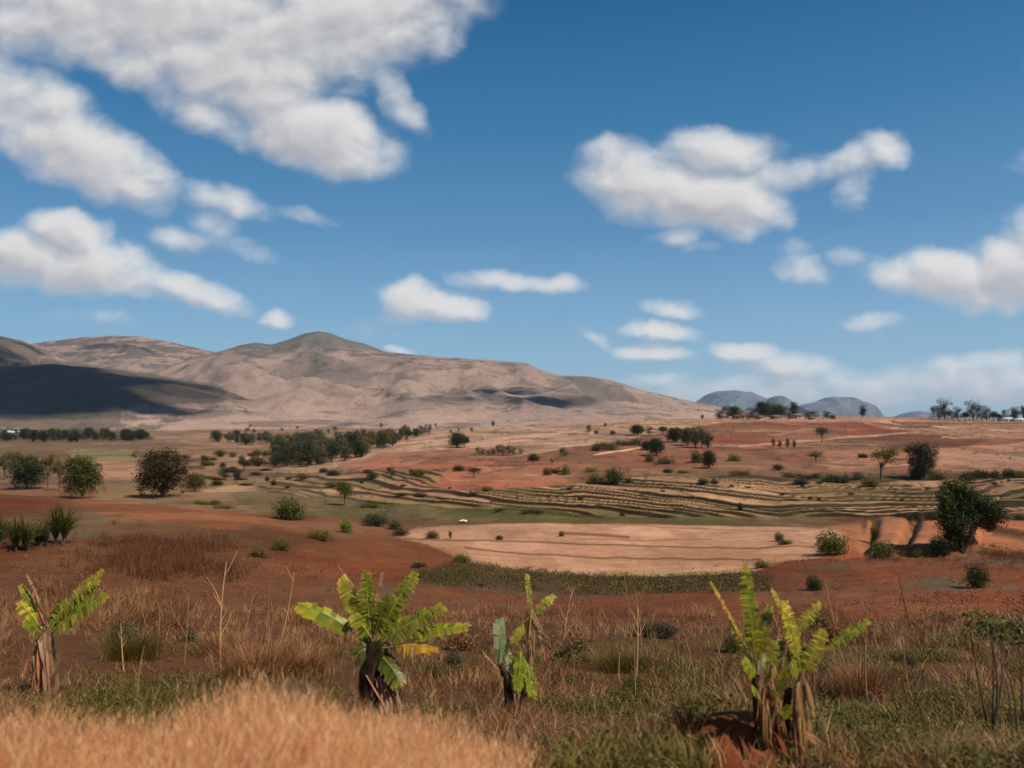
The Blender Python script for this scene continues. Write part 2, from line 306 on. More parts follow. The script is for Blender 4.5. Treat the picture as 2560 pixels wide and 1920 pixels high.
# -- terraces: level steps cut along slanting contours
tm = poly([(1050, 1262), (1180, 1222), (1420, 1214), (1500, 1196), (1850, 1186), (2100, 1205), (3000, 1190), (3000, 1300), (2300, 1318), (1700, 1312), (1300, 1288)], 7)*mid*1.0
tm2 = poly([(640, 1205), (820, 1178), (1120, 1172), (1080, 1215), (1300, 1245), (1100, 1270), (840, 1250), (600, 1222)], 7)*mid*.7
tmx = np.maximum(tm, tm2)
tms = smooth(smooth(tmx, 9, 0), 7, 1)
rowc = 1300-BY+.105*(np.minimum(PXg, 1950)-1250)-.03*np.maximum(PXg-1950, 0)+(fbm(Xg/26, Dg/50, 3, 91)-.5)*34+(fbm(Xg/7, Dg/14, 3, 92)-.5)*5
uu = rowc/np.interp(PXg, [900, 1200], [12., 9.6]); uu = uu+.4*np.sin(uu*.83)+.25*np.sin(uu*1.9+Xg/40)
fl = np.floor(uu); fr = uu-fl
saw = np.where(fr < .68, -fr/.68, -1+(fr-.68)/.32)                        # a level tread, then the riser up to the next
ZZ = ZZ + (saw*.55+.27)*tms + np.exp(-((fr-.0)/.05)**2)*.05*tms
cell = _h(fl.astype(np.int64), np.floor(Xg/24+_h(fl.astype(np.int64), fl.astype(np.int64), 5)*5).astype(np.int64), 77)
pal = [(190, 148, 114), (204, 162, 126), (156, 128, 86), (116, 112, 62), (170, 128, 94), (182, 138, 104), (140, 114, 74), (200, 156, 118)]
for i, c in enumerate(pal): paint(tmx*((cell >= i/8) & (cell < (i+1)/8)), c, .92, .2)
gm = sstep(fbm(Xg/28, Dg/22, 3, 95), .5, .62)*tmx
paint(gm, (108, 100, 56), .45)
paint(tmx*(PXg > 2050)*1.0, (104, 84, 54), .2)
paint(tm*poly([(2090, 1276), (2150, 1264), (2240, 1266), (2330, 1284), (2250, 1300), (2160, 1292)], 4, 30), (206, 160, 126), .8)
paint(tm*poly([(1930, 1262), (2090, 1264), (2150, 1294), (1960, 1300)], 6, 30), (98, 100, 54), .8)
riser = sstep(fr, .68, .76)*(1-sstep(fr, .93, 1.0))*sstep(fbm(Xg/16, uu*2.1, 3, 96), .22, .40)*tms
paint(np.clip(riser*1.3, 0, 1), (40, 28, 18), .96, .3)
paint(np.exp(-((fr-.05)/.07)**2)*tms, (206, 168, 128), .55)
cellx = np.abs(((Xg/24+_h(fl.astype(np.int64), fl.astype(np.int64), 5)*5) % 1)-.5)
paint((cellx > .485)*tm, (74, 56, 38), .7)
# -- valley floor: green wet strip
paint(vis & ~front & poly([(560, 1290), (900, 1278), (1300, 1268), (1500, 1290), (1800, 1300), (2300, 1300), (2600, 1292), (3000, 1300), (3000, 1330), (560, 1340)], 6), (92, 92, 50), .85, .5)
paint(vis & (Dg > 96) & poly([(1680, 1296), (2300, 1302), (2320, 1316), (1680, 1318)], 3), (52, 58, 38), .8)
# -- pink field on the near side of the valley
pf = vis & (Dg > 50) & (Dg < 118) & poly([(980, 1338), (1060, 1318), (1300, 1306), (1700, 1312), (1960, 1316), (2090, 1322), (2130, 1330), (2060, 1396), (1960, 1404), (1880, 1432), (1640, 1446), (1440, 1442), (1160, 1404), (1100, 1372)], 7, 36)
paint(pf, (206, 160, 134), 1, .22)
paint(pf*sstep(n2, .45, .65), (186, 138, 108), .6)
paint(pf*sstep(fbm(Xg/3, Dg/8, 4, 121), .55, .7), (160, 118, 88), .35)
paint(pf & poly([(1500, 1424), (1700, 1426), (1860, 1430), (1800, 1452), (1500, 1450)], 8), (176, 150, 104), .6)
line([(1010, 1346), (1245, 1353), (1500, 1362), (1720, 1368), (1900, 1374)], 1.8, (120, 84, 60))
line([(1160, 1368), (1300, 1384), (1600, 1396), (1900, 1400)], 2.0, (126, 88, 64))
line([(1400, 1334), (1500, 1338), (1575, 1342)], 3.4, (128, 82, 60), .9)
line([(1480, 1310), (1600, 1314), (1760, 1322), (2000, 1330)], 1.3, (150, 104, 80), .8)
line([(1440, 1348), (1620, 1350), (1780, 1348)], 1.3, (150, 104, 80), .8)
line([(1900, 1372), (1990, 1366), (2040, 1372)], 1.8, (124, 88, 66))
# -- near side: red hill at the left, brown slope at the right
SOFT = True
nr = vis & front & ~pf & ~((BY < 1316) & (PXg > 1080) & (PXg < 2060) & (Dg > 92))
paint(vis & front & ~pf & ~nr, (104, 96, 56), 1, .3)
paint(nr, (104, 56, 32), 1, .6)
paint(nr & poly([(-900, 1190), (0, 1212), (260, 1232), (560, 1262), (700, 1300), (600, 1326), (200, 1290), (-900, 1290)], 8), (172, 98, 66), .85, .3)
paint(nr & poly([(-900, 1205), (0, 1218), (180, 1236), (220, 1290), (100, 1330), (-900, 1330)], 8), (112, 60, 38), .9, .3)
paint(nr & poly([(620, 1310), (840, 1290), (1010, 1340), (900, 1352), (700, 1330)], 7), (148, 86, 60), .8, .6)
paint(nr & poly([(760, 1372), (900, 1345), (1060, 1372), (1140, 1402), (1050, 1432), (800, 1450), (600, 1430)], 6), (128, 68, 42), .95, .15)
paint(nr & poly([(150, 1280), (440, 1300), (620, 1340), (700, 1400), (600, 1440), (300, 1450), (160, 1380)], 14), (120, 84, 60), .6, 1)
SOFT = False
paint(nr & poly([(1040, 1432), (1160, 1403), (1440, 1440), (1640, 1444), (1880, 1430), (1930, 1440), (1900, 1478), (1500, 1492), (1060, 1462)], 4, 40), (70, 62, 48), .92, 1)
SOFT = True
paint(nr & poly([(950, 1470), (1500, 1490), (1900, 1480), (2000, 1540), (1500, 1560), (1100, 1530)], 8), (118, 60, 38), .9, .5)
paint(nr & poly([(1940, 1404), (2080, 1398), (2600, 1360), (3400, 1360), (3400, 1560), (2200, 1550), (1900, 1500)], 8), (138, 84, 58), .9, 1)
paint(nr & poly([(1900, 1440), (2060, 1400), (2160, 1430), (2060, 1520), (1900, 1520)], 10), (112, 74, 54), .8, 1)
paint(nr & poly([(2040, 1318), (2200, 1300), (2400, 1296), (2600, 1310), (2600, 1400), (2100, 1396), (2030, 1396)], 5), (184, 118, 84), .95, .3)
paint(nr & poly([(2080, 1560), (2600, 1530), (2600, 1700), (2100, 1700)], 14), (64, 54, 36), .75, 1)
paint(nr & poly([(900, 1550), (2100, 1570), (2700, 1650), (2700, 1960), (900, 1960)], 20), (76, 50, 32), .8, 1)
paint(nr & poly([(-300, 1540), (700, 1560), (1000, 1700), (1000, 1960), (-300, 1960)], 20), (86, 58, 38), .8, 1)
SOFT = False
paint(nr & poly([(1760, 1850), (1960, 1845), (1990, 1900), (1980, 2100), (1740, 2100)], 8), (134, 72, 48), 1, .4)
paint((Dg < 7)*1.0, (150, 100, 62), .8, .5)
# earth banks and their gullies at the right (each a step of the ground)
def gully(px0, y0, px1, y1, w, dep):
    global ZZ
    xs, yss = np.array([px0, px1], float), np.array([y0, y1], float)
    t = np.clip((BY-y0)/(y1-y0), 0, 1); xc = px0+(px1-px0)*t+(fbm(BY/14, BY*0, 3, int(px0))-.5)*16
    m = (BY > min(y0, y1)-4) & (BY < max(y0, y1)+6) & front
    dd = (PXg-xc)/w
    ZZ = ZZ - m*dep*np.exp(-dd*dd*1.0)*np.sin(np.pi*np.clip((BY-y0+8)/(y1-y0+12), 0, 1))**.5
    paint(m*np.exp(-((PXg-xc+w*.1)/w/.75)**2), (92, 78, 50), .5, .9)  # shade of the gully recess painted in, mixed with olive growth
    paint(m*np.exp(-((PXg-xc-w*1.15)/w/.5)**2), (214, 168, 134), .7)  # sunlit bank face beside the gully, painted pale
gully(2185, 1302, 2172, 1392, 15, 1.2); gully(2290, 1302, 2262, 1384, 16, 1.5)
mb = front & (PXg > 2165) & (PXg < 2440) & (Dg > 55)
ZZ = ZZ + .9*smooth(smooth(((BY < 1391) & mb)*1.0, 7, 0), 3, 1)*sstep(BY, 1290, 1310)
paint(mb*np.exp(-((BY-1397)/5)**2), (70, 42, 28), .8)  # shadow under the banks and the leaning tree, painted as a dark band
paint(mb*np.exp(-((BY-1382)/8)**2)*((PXg > 2205) & (PXg < 2345)), (212, 164, 130), .75)  # sunlit foot of the banks, lightened in the colour
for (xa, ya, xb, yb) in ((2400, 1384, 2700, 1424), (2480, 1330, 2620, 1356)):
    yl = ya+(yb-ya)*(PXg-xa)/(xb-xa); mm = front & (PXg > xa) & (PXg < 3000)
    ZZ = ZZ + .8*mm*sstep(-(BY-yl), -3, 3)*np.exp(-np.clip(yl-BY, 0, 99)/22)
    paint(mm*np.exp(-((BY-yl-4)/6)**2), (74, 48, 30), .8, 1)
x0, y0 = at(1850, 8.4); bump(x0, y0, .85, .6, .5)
GK = 0.62
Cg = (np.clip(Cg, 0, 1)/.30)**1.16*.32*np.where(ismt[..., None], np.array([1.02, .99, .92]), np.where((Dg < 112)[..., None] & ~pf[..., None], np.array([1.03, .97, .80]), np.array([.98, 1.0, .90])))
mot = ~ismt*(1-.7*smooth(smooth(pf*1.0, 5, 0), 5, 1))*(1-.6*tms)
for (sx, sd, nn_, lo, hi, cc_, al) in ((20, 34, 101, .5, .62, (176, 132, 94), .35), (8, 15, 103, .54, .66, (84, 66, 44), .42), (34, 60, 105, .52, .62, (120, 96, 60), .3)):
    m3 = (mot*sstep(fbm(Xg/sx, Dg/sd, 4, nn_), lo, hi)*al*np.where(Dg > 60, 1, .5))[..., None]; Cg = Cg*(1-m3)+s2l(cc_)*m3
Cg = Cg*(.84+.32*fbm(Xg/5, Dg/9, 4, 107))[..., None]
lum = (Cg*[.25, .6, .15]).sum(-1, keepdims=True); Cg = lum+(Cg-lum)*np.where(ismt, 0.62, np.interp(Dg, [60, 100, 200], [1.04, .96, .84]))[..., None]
# ------------------------------------------------------------ mesh helpers
def mk(name, V, Fs, mat=None, parent=None, col=None, smoothf=True, loc=None, slots=None, attrs=None):
    me = bpy.data.meshes.new(name); V = np.asarray(V, np.float32)
    me.vertices.add(len(V)); me.vertices.foreach_set('co', V.ravel())
    idx = []; starts = []; n = 0; tot = []
    for Fa in Fs:
        Fa = np.asarray(Fa, np.int32)
        if Fa.size == 0: continue
        idx.append(Fa.ravel()); k = Fa.shape[1]
        starts.append(n+np.arange(len(Fa))*k); n += Fa.size; tot.append(np.full(len(Fa), k))
    idx = np.concatenate(idx); starts = np.concatenate(starts)
    me.loops.add(len(idx)); me.loops.foreach_set('vertex_index', idx.astype(np.int32))
    me.polygons.add(len(starts)); me.polygons.foreach_set('loop_start', starts.astype(np.int32))
    if smoothf: me.polygons.foreach_set('use_smooth', np.ones(len(starts), bool))
    if col is not None:
        c = np.ones((len(V), 4), np.float32); c[:, :3] = col
        me.attributes.new('Col', 'FLOAT_COLOR', 'POINT').data.foreach_set('color', c.ravel())
    for an, av in (attrs or {}).items():
        me.attributes.new(an, 'FLOAT', 'POINT').data.foreach_set('value', np.asarray(av, np.float32).ravel())
    me.update(calc_edges=True); me.validate()
    if mat: me.materials.append(mat)
    o = bpy.data.objects.new(name, me); COL.objects.link(o)
    if parent: o.parent = parent
    if loc is not None: o.location = loc
    return o
def tag(o, label=None, cat=None, group=None, kind=None):
    for k, v in (('label', label), ('category', cat), ('group', group), ('kind', kind)):
        if v: o[k] = v
    return o
def mat(name, rough=.85):
    m = bpy.data.materials.new(name); m.use_nodes = True; nt = m.node_tree; nt.nodes.clear()
    out = N(nt, 'ShaderNodeOutputMaterial'); b = N(nt, 'ShaderNodeBsdfPrincipled', ins={'Roughness': rough, 'Specular IOR Level': .25})
    nt.links.new(b.outputs[0], out.inputs[0]); return m, nt, b, out
def ground_material():
    m, nt, b, out = mat('ground', .95); b.inputs['Specular IOR Level'].default_value = .1
    col = N(nt, 'ShaderNodeAttribute', attribute_name='Col').outputs['Color']
    sp = N(nt, 'ShaderNodeAttribute', attribute_name='speckle').outputs['Fac']
    pos = N(nt, 'ShaderNodeNewGeometry').outputs['Position']
    ln = N(nt, 'ShaderNodeVectorMath', operation='LENGTH', ins={0: pos}).outputs['Value']
    # grain grows with the zone's own size of field: three world sized noises
    nA = N(nt, 'ShaderNodeTexNoise', ins={'Vector': pos, 'Scale': 6.0, 'Detail': 5.0, 'Roughness': .65}).outputs['Fac']
    nB = N(nt, 'ShaderNodeTexNoise', ins={'Vector': pos, 'Scale': .9, 'Detail': 6.0, 'Roughness': .65}).outputs['Fac']
    nC = N(nt, 'ShaderNodeTexNoise', ins={'Vector': pos, 'Scale': .12, 'Detail': 7.0, 'Roughness': .62}).outputs['Fac']
    nD = N(nt, 'ShaderNodeTexNoise', ins={'Vector': pos, 'Scale': .022, 'Detail': 8.0, 'Roughness': .62}).outputs['Fac']
    sv = N(nt, 'ShaderNodeVectorMath', operation='MULTIPLY', ins={0: pos, 1: (.13, 1.0, 1.0)}).outputs[0]
    nS = N(nt, 'ShaderNodeTexNoise', ins={'Vector': sv, 'Scale': 1.1, 'Detail': 6.0, 'Roughness': .7}).outputs['Fac']
    k = M(nt, 'MULTIPLY', M(nt, 'MULTIPLY', MR(nt, nS, .3, .7, .84, 1.16), M(nt, 'MULTIPLY', MR(nt, nA, .3, .7, .86, 1.14), MR(nt, nB, .3, .7, .84, 1.16))), M(nt, 'MULTIPLY', MR(nt, nC, .3, .7, .88, 1.12), MR(nt, nD, .3, .7, .92, 1.08)))
    kc = N(nt, 'ShaderNodeCombineXYZ', ins={0: k, 1: k, 2: k}).outputs[0]
    c = MIX(nt, 1.0, col, kc, 'MULTIPLY')
    # scrub and stone speckle: small dark tufts, sized to where they grow
    s1 = N(nt, 'ShaderNodeTexNoise', ins={'Vector': pos, 'Scale': 2.6, 'Detail': 4.0, 'Roughness': .7}).outputs['Fac']
    s2 = N(nt, 'ShaderNodeTexNoise', ins={'Vector': pos, 'Scale': .42, 'Detail': 5.0, 'Roughness': .7}).outputs['Fac']
    s3 = N(nt, 'ShaderNodeTexNoise', ins={'Vector': pos, 'Scale': .045, 'Detail': 10.0, 'Roughness': .8}).outputs['Fac']
    f1 = M(nt, 'MULTIPLY', MR(nt, s1, .54, .66, 0, .75, True), sp); f2 = M(nt, 'MULTIPLY', MR(nt, s2, .54, .66, 0, .6, True), sp)
    f3 = M(nt, 'MULTIPLY', MR(nt, s3, .53, .62, 0, .9, True), sp)
    c = MIX(nt, f1, c, L4(74, 54, 34)); c = MIX(nt, f2, c, L4(76, 60, 40)); c = MIX(nt, f3, c, L4(84, 76, 62))
    p1 = M(nt, 'MULTIPLY', MR(nt, nA, .62, .72, 0, .5, True), sp); c = MIX(nt, p1, c, L4(196, 150, 112))
    nt.links.new(c, b.inputs['Base Color'])
    h = M(nt, 'ADD', M(nt, 'MULTIPLY', nA, .06), M(nt, 'ADD', M(nt, 'MULTIPLY', nB, .35), M(nt, 'ADD', M(nt, 'MULTIPLY', nC, 1.0), M(nt, 'MULTIPLY', nD, MR(nt, ln, 300, 2500, 2, 12)))))
    bp = N(nt, 'ShaderNodeBump', ins={'Strength': .55, 'Distance': 1.0, 'Height': h}); nt.links.new(bp.outputs[0], b.inputs['Normal'])
    return m
GM = ground_material()
nx, nd = PXg.shape
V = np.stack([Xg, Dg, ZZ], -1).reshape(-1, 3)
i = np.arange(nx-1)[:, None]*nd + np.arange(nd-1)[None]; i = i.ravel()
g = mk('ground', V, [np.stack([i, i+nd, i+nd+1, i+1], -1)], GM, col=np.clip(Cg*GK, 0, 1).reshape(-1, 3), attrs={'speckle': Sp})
tag(g, kind='structure')
# the ground carries on under and behind the viewpoint: a road shoulder
bx = [(-400, -300, -2.6), (400, -300, -2.6), (400, -3.0, -2.2), (-400, -3.0, -2.2), (-2.5*2980/F, 2.5, -2.16), (2.5*3020/F, 2.5, -2.16)]
gb = mk('ground', bx, [[(0, 1, 2, 3), (3, 2, 5, 4)]], GM, col=np.tile(s2l((140, 92, 60))*GK, (6, 1)), attrs={'speckle': np.full(6, .3)})
tag(gb, kind='structure')
# ------------------------------------------------------------ ground lookup
def H(x, y):
    x = np.atleast_1d(np.asarray(x, float)); y = np.atleast_1d(np.asarray(y, float))
    px = x/y*F+CX; a = np.interp(px, PX, np.arange(nx)); b = np.interp(y, ds, np.arange(nd))
    ia = np.minimum(a.astype(int), nx-2); ib = np.minimum(b.astype(int), nd-2); fa = a-ia; fb = b-ib
    return (ZZ[ia, ib]*(1-fa)+ZZ[ia+1, ib]*fa)*(1-fb)+(ZZ[ia, ib+1]*(1-fa)+ZZ[ia+1, ib+1]*fa)*fb
def spot(px, Y, d0=7, d1=3000):
    """nearest ground point seen at that place of the photo"""
    d = np.exp(np.linspace(math.log(d0), math.log(d1), 3000)); x = (px-CX)/F*d; z = H(x, d); y = HY-z/d*F
    k = np.nonzero(y <= Y)[0]; j = k[0] if len(k) else int(np.argmin(y))
    return float(x[j]), float(d[j]), float(z[j])
# ------------------------------------------------------------ plant materials
def leaf_material(name, ca, cb, cc, trans=.25, rough=.55, vcol=False):
    m, nt, b, out = mat(name, rough)
    if vcol:
        c = N(nt, 'ShaderNodeAttribute', attribute_name='Col').outputs['Color']
        nz = N(nt, 'ShaderNodeTexNoise', ins={'Scale': 9.0, 'Detail': 4.0}).outputs['Fac']
        k = MR(nt, nz, .3, .7, .75, 1.2); c = MIX(nt, 1.0, c, N(nt, 'ShaderNodeCombineXYZ', ins={0: k, 1: k, 2: k}).outputs[0], 'MULTIPLY')
    else:
        t = N(nt, 'ShaderNodeAttribute', attribute_name='tint').outputs['Fac']
        oi = N(nt, 'ShaderNodeObjectInfo').outputs['Random']
        c = MIX(nt, MR(nt, t, 0, .55), L4(*ca), L4(*cb)); c = MIX(nt, MR(nt, t, .6, 1.0), c, L4(*cc))
        k = MR(nt, oi, 0, 1, .82, 1.15); c = MIX(nt, 1.0, c, N(nt, 'ShaderNodeCombineXYZ', ins={0: k, 1: k, 2: M(nt, 'MULTIPLY', k, .95)}).outputs[0], 'MULTIPLY')
    nt.links.new(c, b.inputs['Base Color'])
    tr = N(nt, 'ShaderNodeBsdfTranslucent', ins={0: c}); mx = N(nt, 'ShaderNodeMixShader', ins={0: trans, 1: b.outputs[0], 2: tr.outputs[0]})
    nt.links.new(mx.outputs[0], out.inputs[0]); return m
LM = {
 'dark':  leaf_material('leaves_dark_green', (34, 40, 20), (54, 60, 28), (86, 88, 40)),
 'green': leaf_material('leaves_green', (42, 48, 16), (80, 82, 26), (134, 126, 44)),
 'olive': leaf_material('leaves_olive', (58, 52, 22), (100, 86, 36), (150, 124, 62)),
 'brown': leaf_material('leaves_bronze', (34, 32, 16), (66, 52, 24), (112, 86, 40)),
 'grey':  leaf_material('leaves_grey', (54, 56, 38), (84, 82, 56), (120, 112, 78)),
 'lime':  leaf_material('leaves_yellow_green', (76, 86, 34), (112, 120, 46), (160, 156, 60)),
 'big':   leaf_material('leaves_big_tree', (20, 30, 10), (40, 56, 18), (92, 108, 30), .25),
 'dry':   leaf_material('straw', (112, 78, 50), (164, 120, 82), (216, 172, 126), .15),
 'gold':  leaf_material('golden_straw', (216, 146, 94), (244, 186, 132), (254, 222, 180), .42),
 'twig':  leaf_material('dry_twigs', (62, 38, 22), (124, 78, 46), (212, 162, 112), .1),
 'col':   leaf_material('banana_leaf', None, None, None, .42, .38, True)}
def bark_material(name, a, b_):
    m, nt, b, out = mat(name, .9)
    nz = N(nt, 'ShaderNodeTexNoise', ins={'Scale': 7.0, 'Detail': 6.0, 'Roughness': .7}).outputs['Fac']
    nt.links.new(MIX(nt, MR(nt, nz, .35, .65), L4(*a), L4(*b_)), b.inputs['Base Color'])
    nt.links.new(N(nt, 'ShaderNodeBump', ins={'Strength': .6, 'Distance': .03, 'Height': nz}).outputs[0], b.inputs['Normal']); return m
BARK = bark_material('bark', (58, 44, 34), (104, 86, 68)); PALEBARK = bark_material('pale_bark', (120, 100, 80), (170, 150, 124))
# ------------------------------------------------------------ plant geometry
def tubes(paths, sides=6):
    """paths: lists of (x, y, z, r)"""
    Vs, Fs, n = [], [], 0
    for p in paths:
        p = np.asarray(p, float); k = len(p)
        T = np.gradient(p[:, :3], axis=0); T /= np.linalg.norm(T, axis=1, keepdims=True)+1e-9
        ref = np.array([.31, .9, .2]); A = np.cross(T, ref); A /= np.linalg.norm(A, axis=1, keepdims=True)+1e-9; B = np.cross(T, A)
        an = np.arange(sides)/sides*2*np.pi
        ring = p[:, None, :3] + p[:, None, 3:4]*(np.cos(an)[None, :, None]*A[:, None]+np.sin(an)[None, :, None]*B[:, None])
        Vs.append(ring.reshape(-1, 3)); i = np.arange(k-1)[:, None]*sides; j = np.arange(sides)[None]; j2 = (j+1) % sides
        Fs.append(np.stack([i+j, i+j2, i+sides+j2, i+sides+j], -1).reshape(-1, 4)+n); n += k*sides
    return np.concatenate(Vs), np.concatenate(Fs)
def curve(p0, p1, r0, r1, n=6, bend=.1, seed=0):
    rg = np.random.default_rng(seed+101); p0 = np.array(p0, float); p1 = np.array(p1, float); L = np.linalg.norm(p1-p0)
    mid = (p0+p1)/2+rg.normal(0, bend, 3)*L; t = np.linspace(0, 1, n)[:, None]
    P = (1-t)**2*p0+2*t*(1-t)*mid+t*t*p1; r = r0+(r1-r0)*t
    return np.concatenate([P, r], 1)
def crown_mesh(blobs, n, size, seed=0, clump=9, up=.3, rag=.28):
    """leaf clumps through a union of ellipsoids, (cx, cy, cz, rx, ry, rz)"""
    rg = np.random.default_rng(seed); b = np.array(blobs, float); w = (b[:, 3]*b[:, 4]*b[:, 5])**.72; w /= w.sum()
    nc = max(1, n//clump); k = rg.choice(len(b), nc, p=w)
    d = rg.normal(size=(nc, 3)); d /= np.linalg.norm(d, axis=1, keepdims=True)
    rad = rg.uniform(0, 1, nc)**.42*(1+rag*(fbm(d[:, 0]*2.2+k*9+seed, d[:, 1]*2.2+d[:, 2]*3.1, 3, seed)-.45)*2)
    c = b[k, :3]+d*rad[:, None]*b[k, 3:]
    cs = size*rg.uniform(1.0, 2.2, nc)
    P = np.repeat(c, clump, 0)+rg.normal(size=(nc*clump, 3))*np.repeat(cs, clump)[:, None]*.62
    m = len(P); nrm = rg.normal(size=(m, 3))+np.repeat(d, clump, 0)*.8+np.array([0, 0, up]); nrm /= np.linalg.norm(nrm, axis=1, keepdims=True)
    a = np.cross(nrm, rg.normal(size=(m, 3))); a /= np.linalg.norm(a, axis=1, keepdims=True); bb = np.cross(nrm, a)
    L = size*rg.uniform(.6, 1.35, m)[:, None]; W = L*rg.uniform(.35, .55, m)[:, None]
    Vv = np.stack([P-a*L*.5, P+bb*W*.5-nrm*L*.06, P+a*L*.5-np.array([0, 0, 1])*L*.12, P-bb*W*.5-nrm*L*.06], 1).reshape(-1, 3)
    Fv = np.arange(m*4).reshape(-1, 4)
    tint = np.repeat(np.clip(np.repeat(rg.uniform(0, 1, nc), clump)*.6+rg.uniform(0, .4, m), 0, 1), 4)
    return Vv, Fv, tint
_cache = {}
def plant_mesh(kind, var):
    """crown and trunk of one kind, one metre high units scaled later: returns (crown data, trunk data)"""
    rg = np.random.default_rng(hash((len(kind), ord(kind[0]), ord(kind[-1]), var)) % 9999)
    u = rg.uniform
    if kind == 'round':
        bl = [(u(-.18, .18), u(-.18, .18), u(.26, .76), u(.2, .3), u(.2, .3), u(.15, .24)) for _ in range(13)]+[(0, 0, .44, .38, .38, .42)]
        n, s, h0 = 17000, .032, .04
    elif kind == 'ball':
        bl = [(0, 0, .66, .3, .3, .31), (u(-.1, .1), 0, .74, .24, .24, .22), (u(-.14, .14), .05, .58, .26, .26, .2)]; n, s, h0 = 3600, .045, .25
    elif kind == 'umbrella':
        bl = [(0, 0, .68, .42, .42, .28), (-.12, 0, .78, .3, .3, .18), (.14, 0, .76, .28, .28, .18)]; n, s, h0 = 1600, .06, .34
    elif kind == 'sparse':
        bl = [(u(-.3, .3), u(-.25, .25), u(.5, .85), u(.12, .2), u(.12, .2), u(.07, .13)) for _ in range(12)]; n, s, h0 = 2400, .042, .3
    elif kind == 'tall':
        bl = [(u(-.07, .07), u(-.07, .07), z, r_*u(.8, 1.15), r_*u(.8, 1.15), .1) for z, r_ in ((.25, .11), (.36, .15), (.48, .17), (.6, .16), (.72, .14), (.83, .11), (.92, .07))]; n, s, h0 = 1500, .055, .06
    elif kind == 'gum':
        bl = [(u(-.2, .2), u(-.2, .2), z, u(.15, .26), u(.15, .26), u(.09, .14)) for z in np.linspace(.22, .92, 12)]; n, s, h0 = 2000, .05, .14
    elif kind == 'bush':
        bl = [(u(-.55, .55), u(-.3, .3), u(.25, .5), u(.28, .5), u(.25, .45), u(.25, .45)) for _ in range(8)]+[(0, 0, .3, .6, .45, .4)]; n, s, h0 = 3200, .085, .02
    else:  # low: a long low thicket
        bl = [(x, u(-.3, .3), u(.2, .42), u(.3, .5), u(.3, .45), u(.22, .48)) for x in np.linspace(-1.3, 1.3, 9)]; n, s, h0 = 4200, .09, .02
    Vc, Fc, tc = crown_mesh(bl, n, s, var*13+len(kind), 20 if kind == 'round' else 9, .3, .5 if kind == 'round' else .3)
    paths = [curve((0, 0, -.04), (u(-.04, .04), 0, max(h0, .12)+.2), .028, .018, 6, .05, var)]
    for q in bl[:7]: paths.append(curve((0, 0, max(h0, .05)), (q[0], q[1], q[2]), .013, .004, 5, .12, var+3))
    Vt, Ft = tubes(paths, 6)
    return Vc, Fc, tc, Vt, Ft
def get_meshes(kind, var, lm):
    key = (kind, var, lm)
    if key not in _cache:
        Vc, Fc, tc, Vt, Ft = plant_mesh(kind, var)
        c = mk('crown', Vc, [Fc], LM[lm], attrs={'tint': tc}, smoothf=False); t = mk('trunk' if kind not in ('bush', 'low') else 'stem', Vt, [Ft], BARK)
        _cache[key] = (c.data, t.data)
        bpy.data.objects.remove(c); bpy.data.objects.remove(t)
    return _cache[key]
NAMES = {'round': 'tree', 'ball': 'small_tree', 'umbrella': 'umbrella_tree', 'sparse': 'sparse_tree', 'tall': 'slender_tree', 'gum': 'gum_tree', 'bush': 'bush', 'low': 'thicket'}
nplant = 0
def plant(px, Y, h, w, kind, lm, label, group=None, d0=7, d1=3000, nvar=3, lone=False):
    """a plant whose foot stands on the ground seen at photo (px, Y), h and w in photo pixels"""
    global nplant
    nplant += 1; x, y, z = spot(px, Y, d0, d1); k = y/F
    cm, tm_ = get_meshes(kind, nplant % nvar, lm)
    r = bpy.data.objects.new(NAMES[kind], None); COL.objects.link(r); r.location = (x, y, z); r.empty_display_size = .2
    sk = 1.25 if Y < 1056 else 1.0; h *= sk; w *= sk*(1.24 if kind == 'round' else 1.06); hs = h*k*1.08; base_w = {'round': .9, 'ball': .66, 'umbrella': .9, 'sparse': .84, 'tall': .36, 'gum': .55, 'bush': 1.7, 'low': 3.6}[kind]
    ws = w*k/base_w
    r.scale = (ws, (ws+hs)/2 if kind != 'low' else hs*1.3, hs); r.rotation_euler.z = 0 if kind in ('low', 'bush') else rng.uniform(-.6, .6)
    for nm, me in (('crown', cm), ('stem' if kind in ('bush', 'low') else 'trunk', tm_)):
        o = bpy.data.objects.new(nm, me); COL.objects.link(o); o.parent = r
    cat = {'bush': 'bush', 'low': 'bushes' if False else 'thicket'}.get(kind, 'tree')
    tag(r, label, cat, group); return r
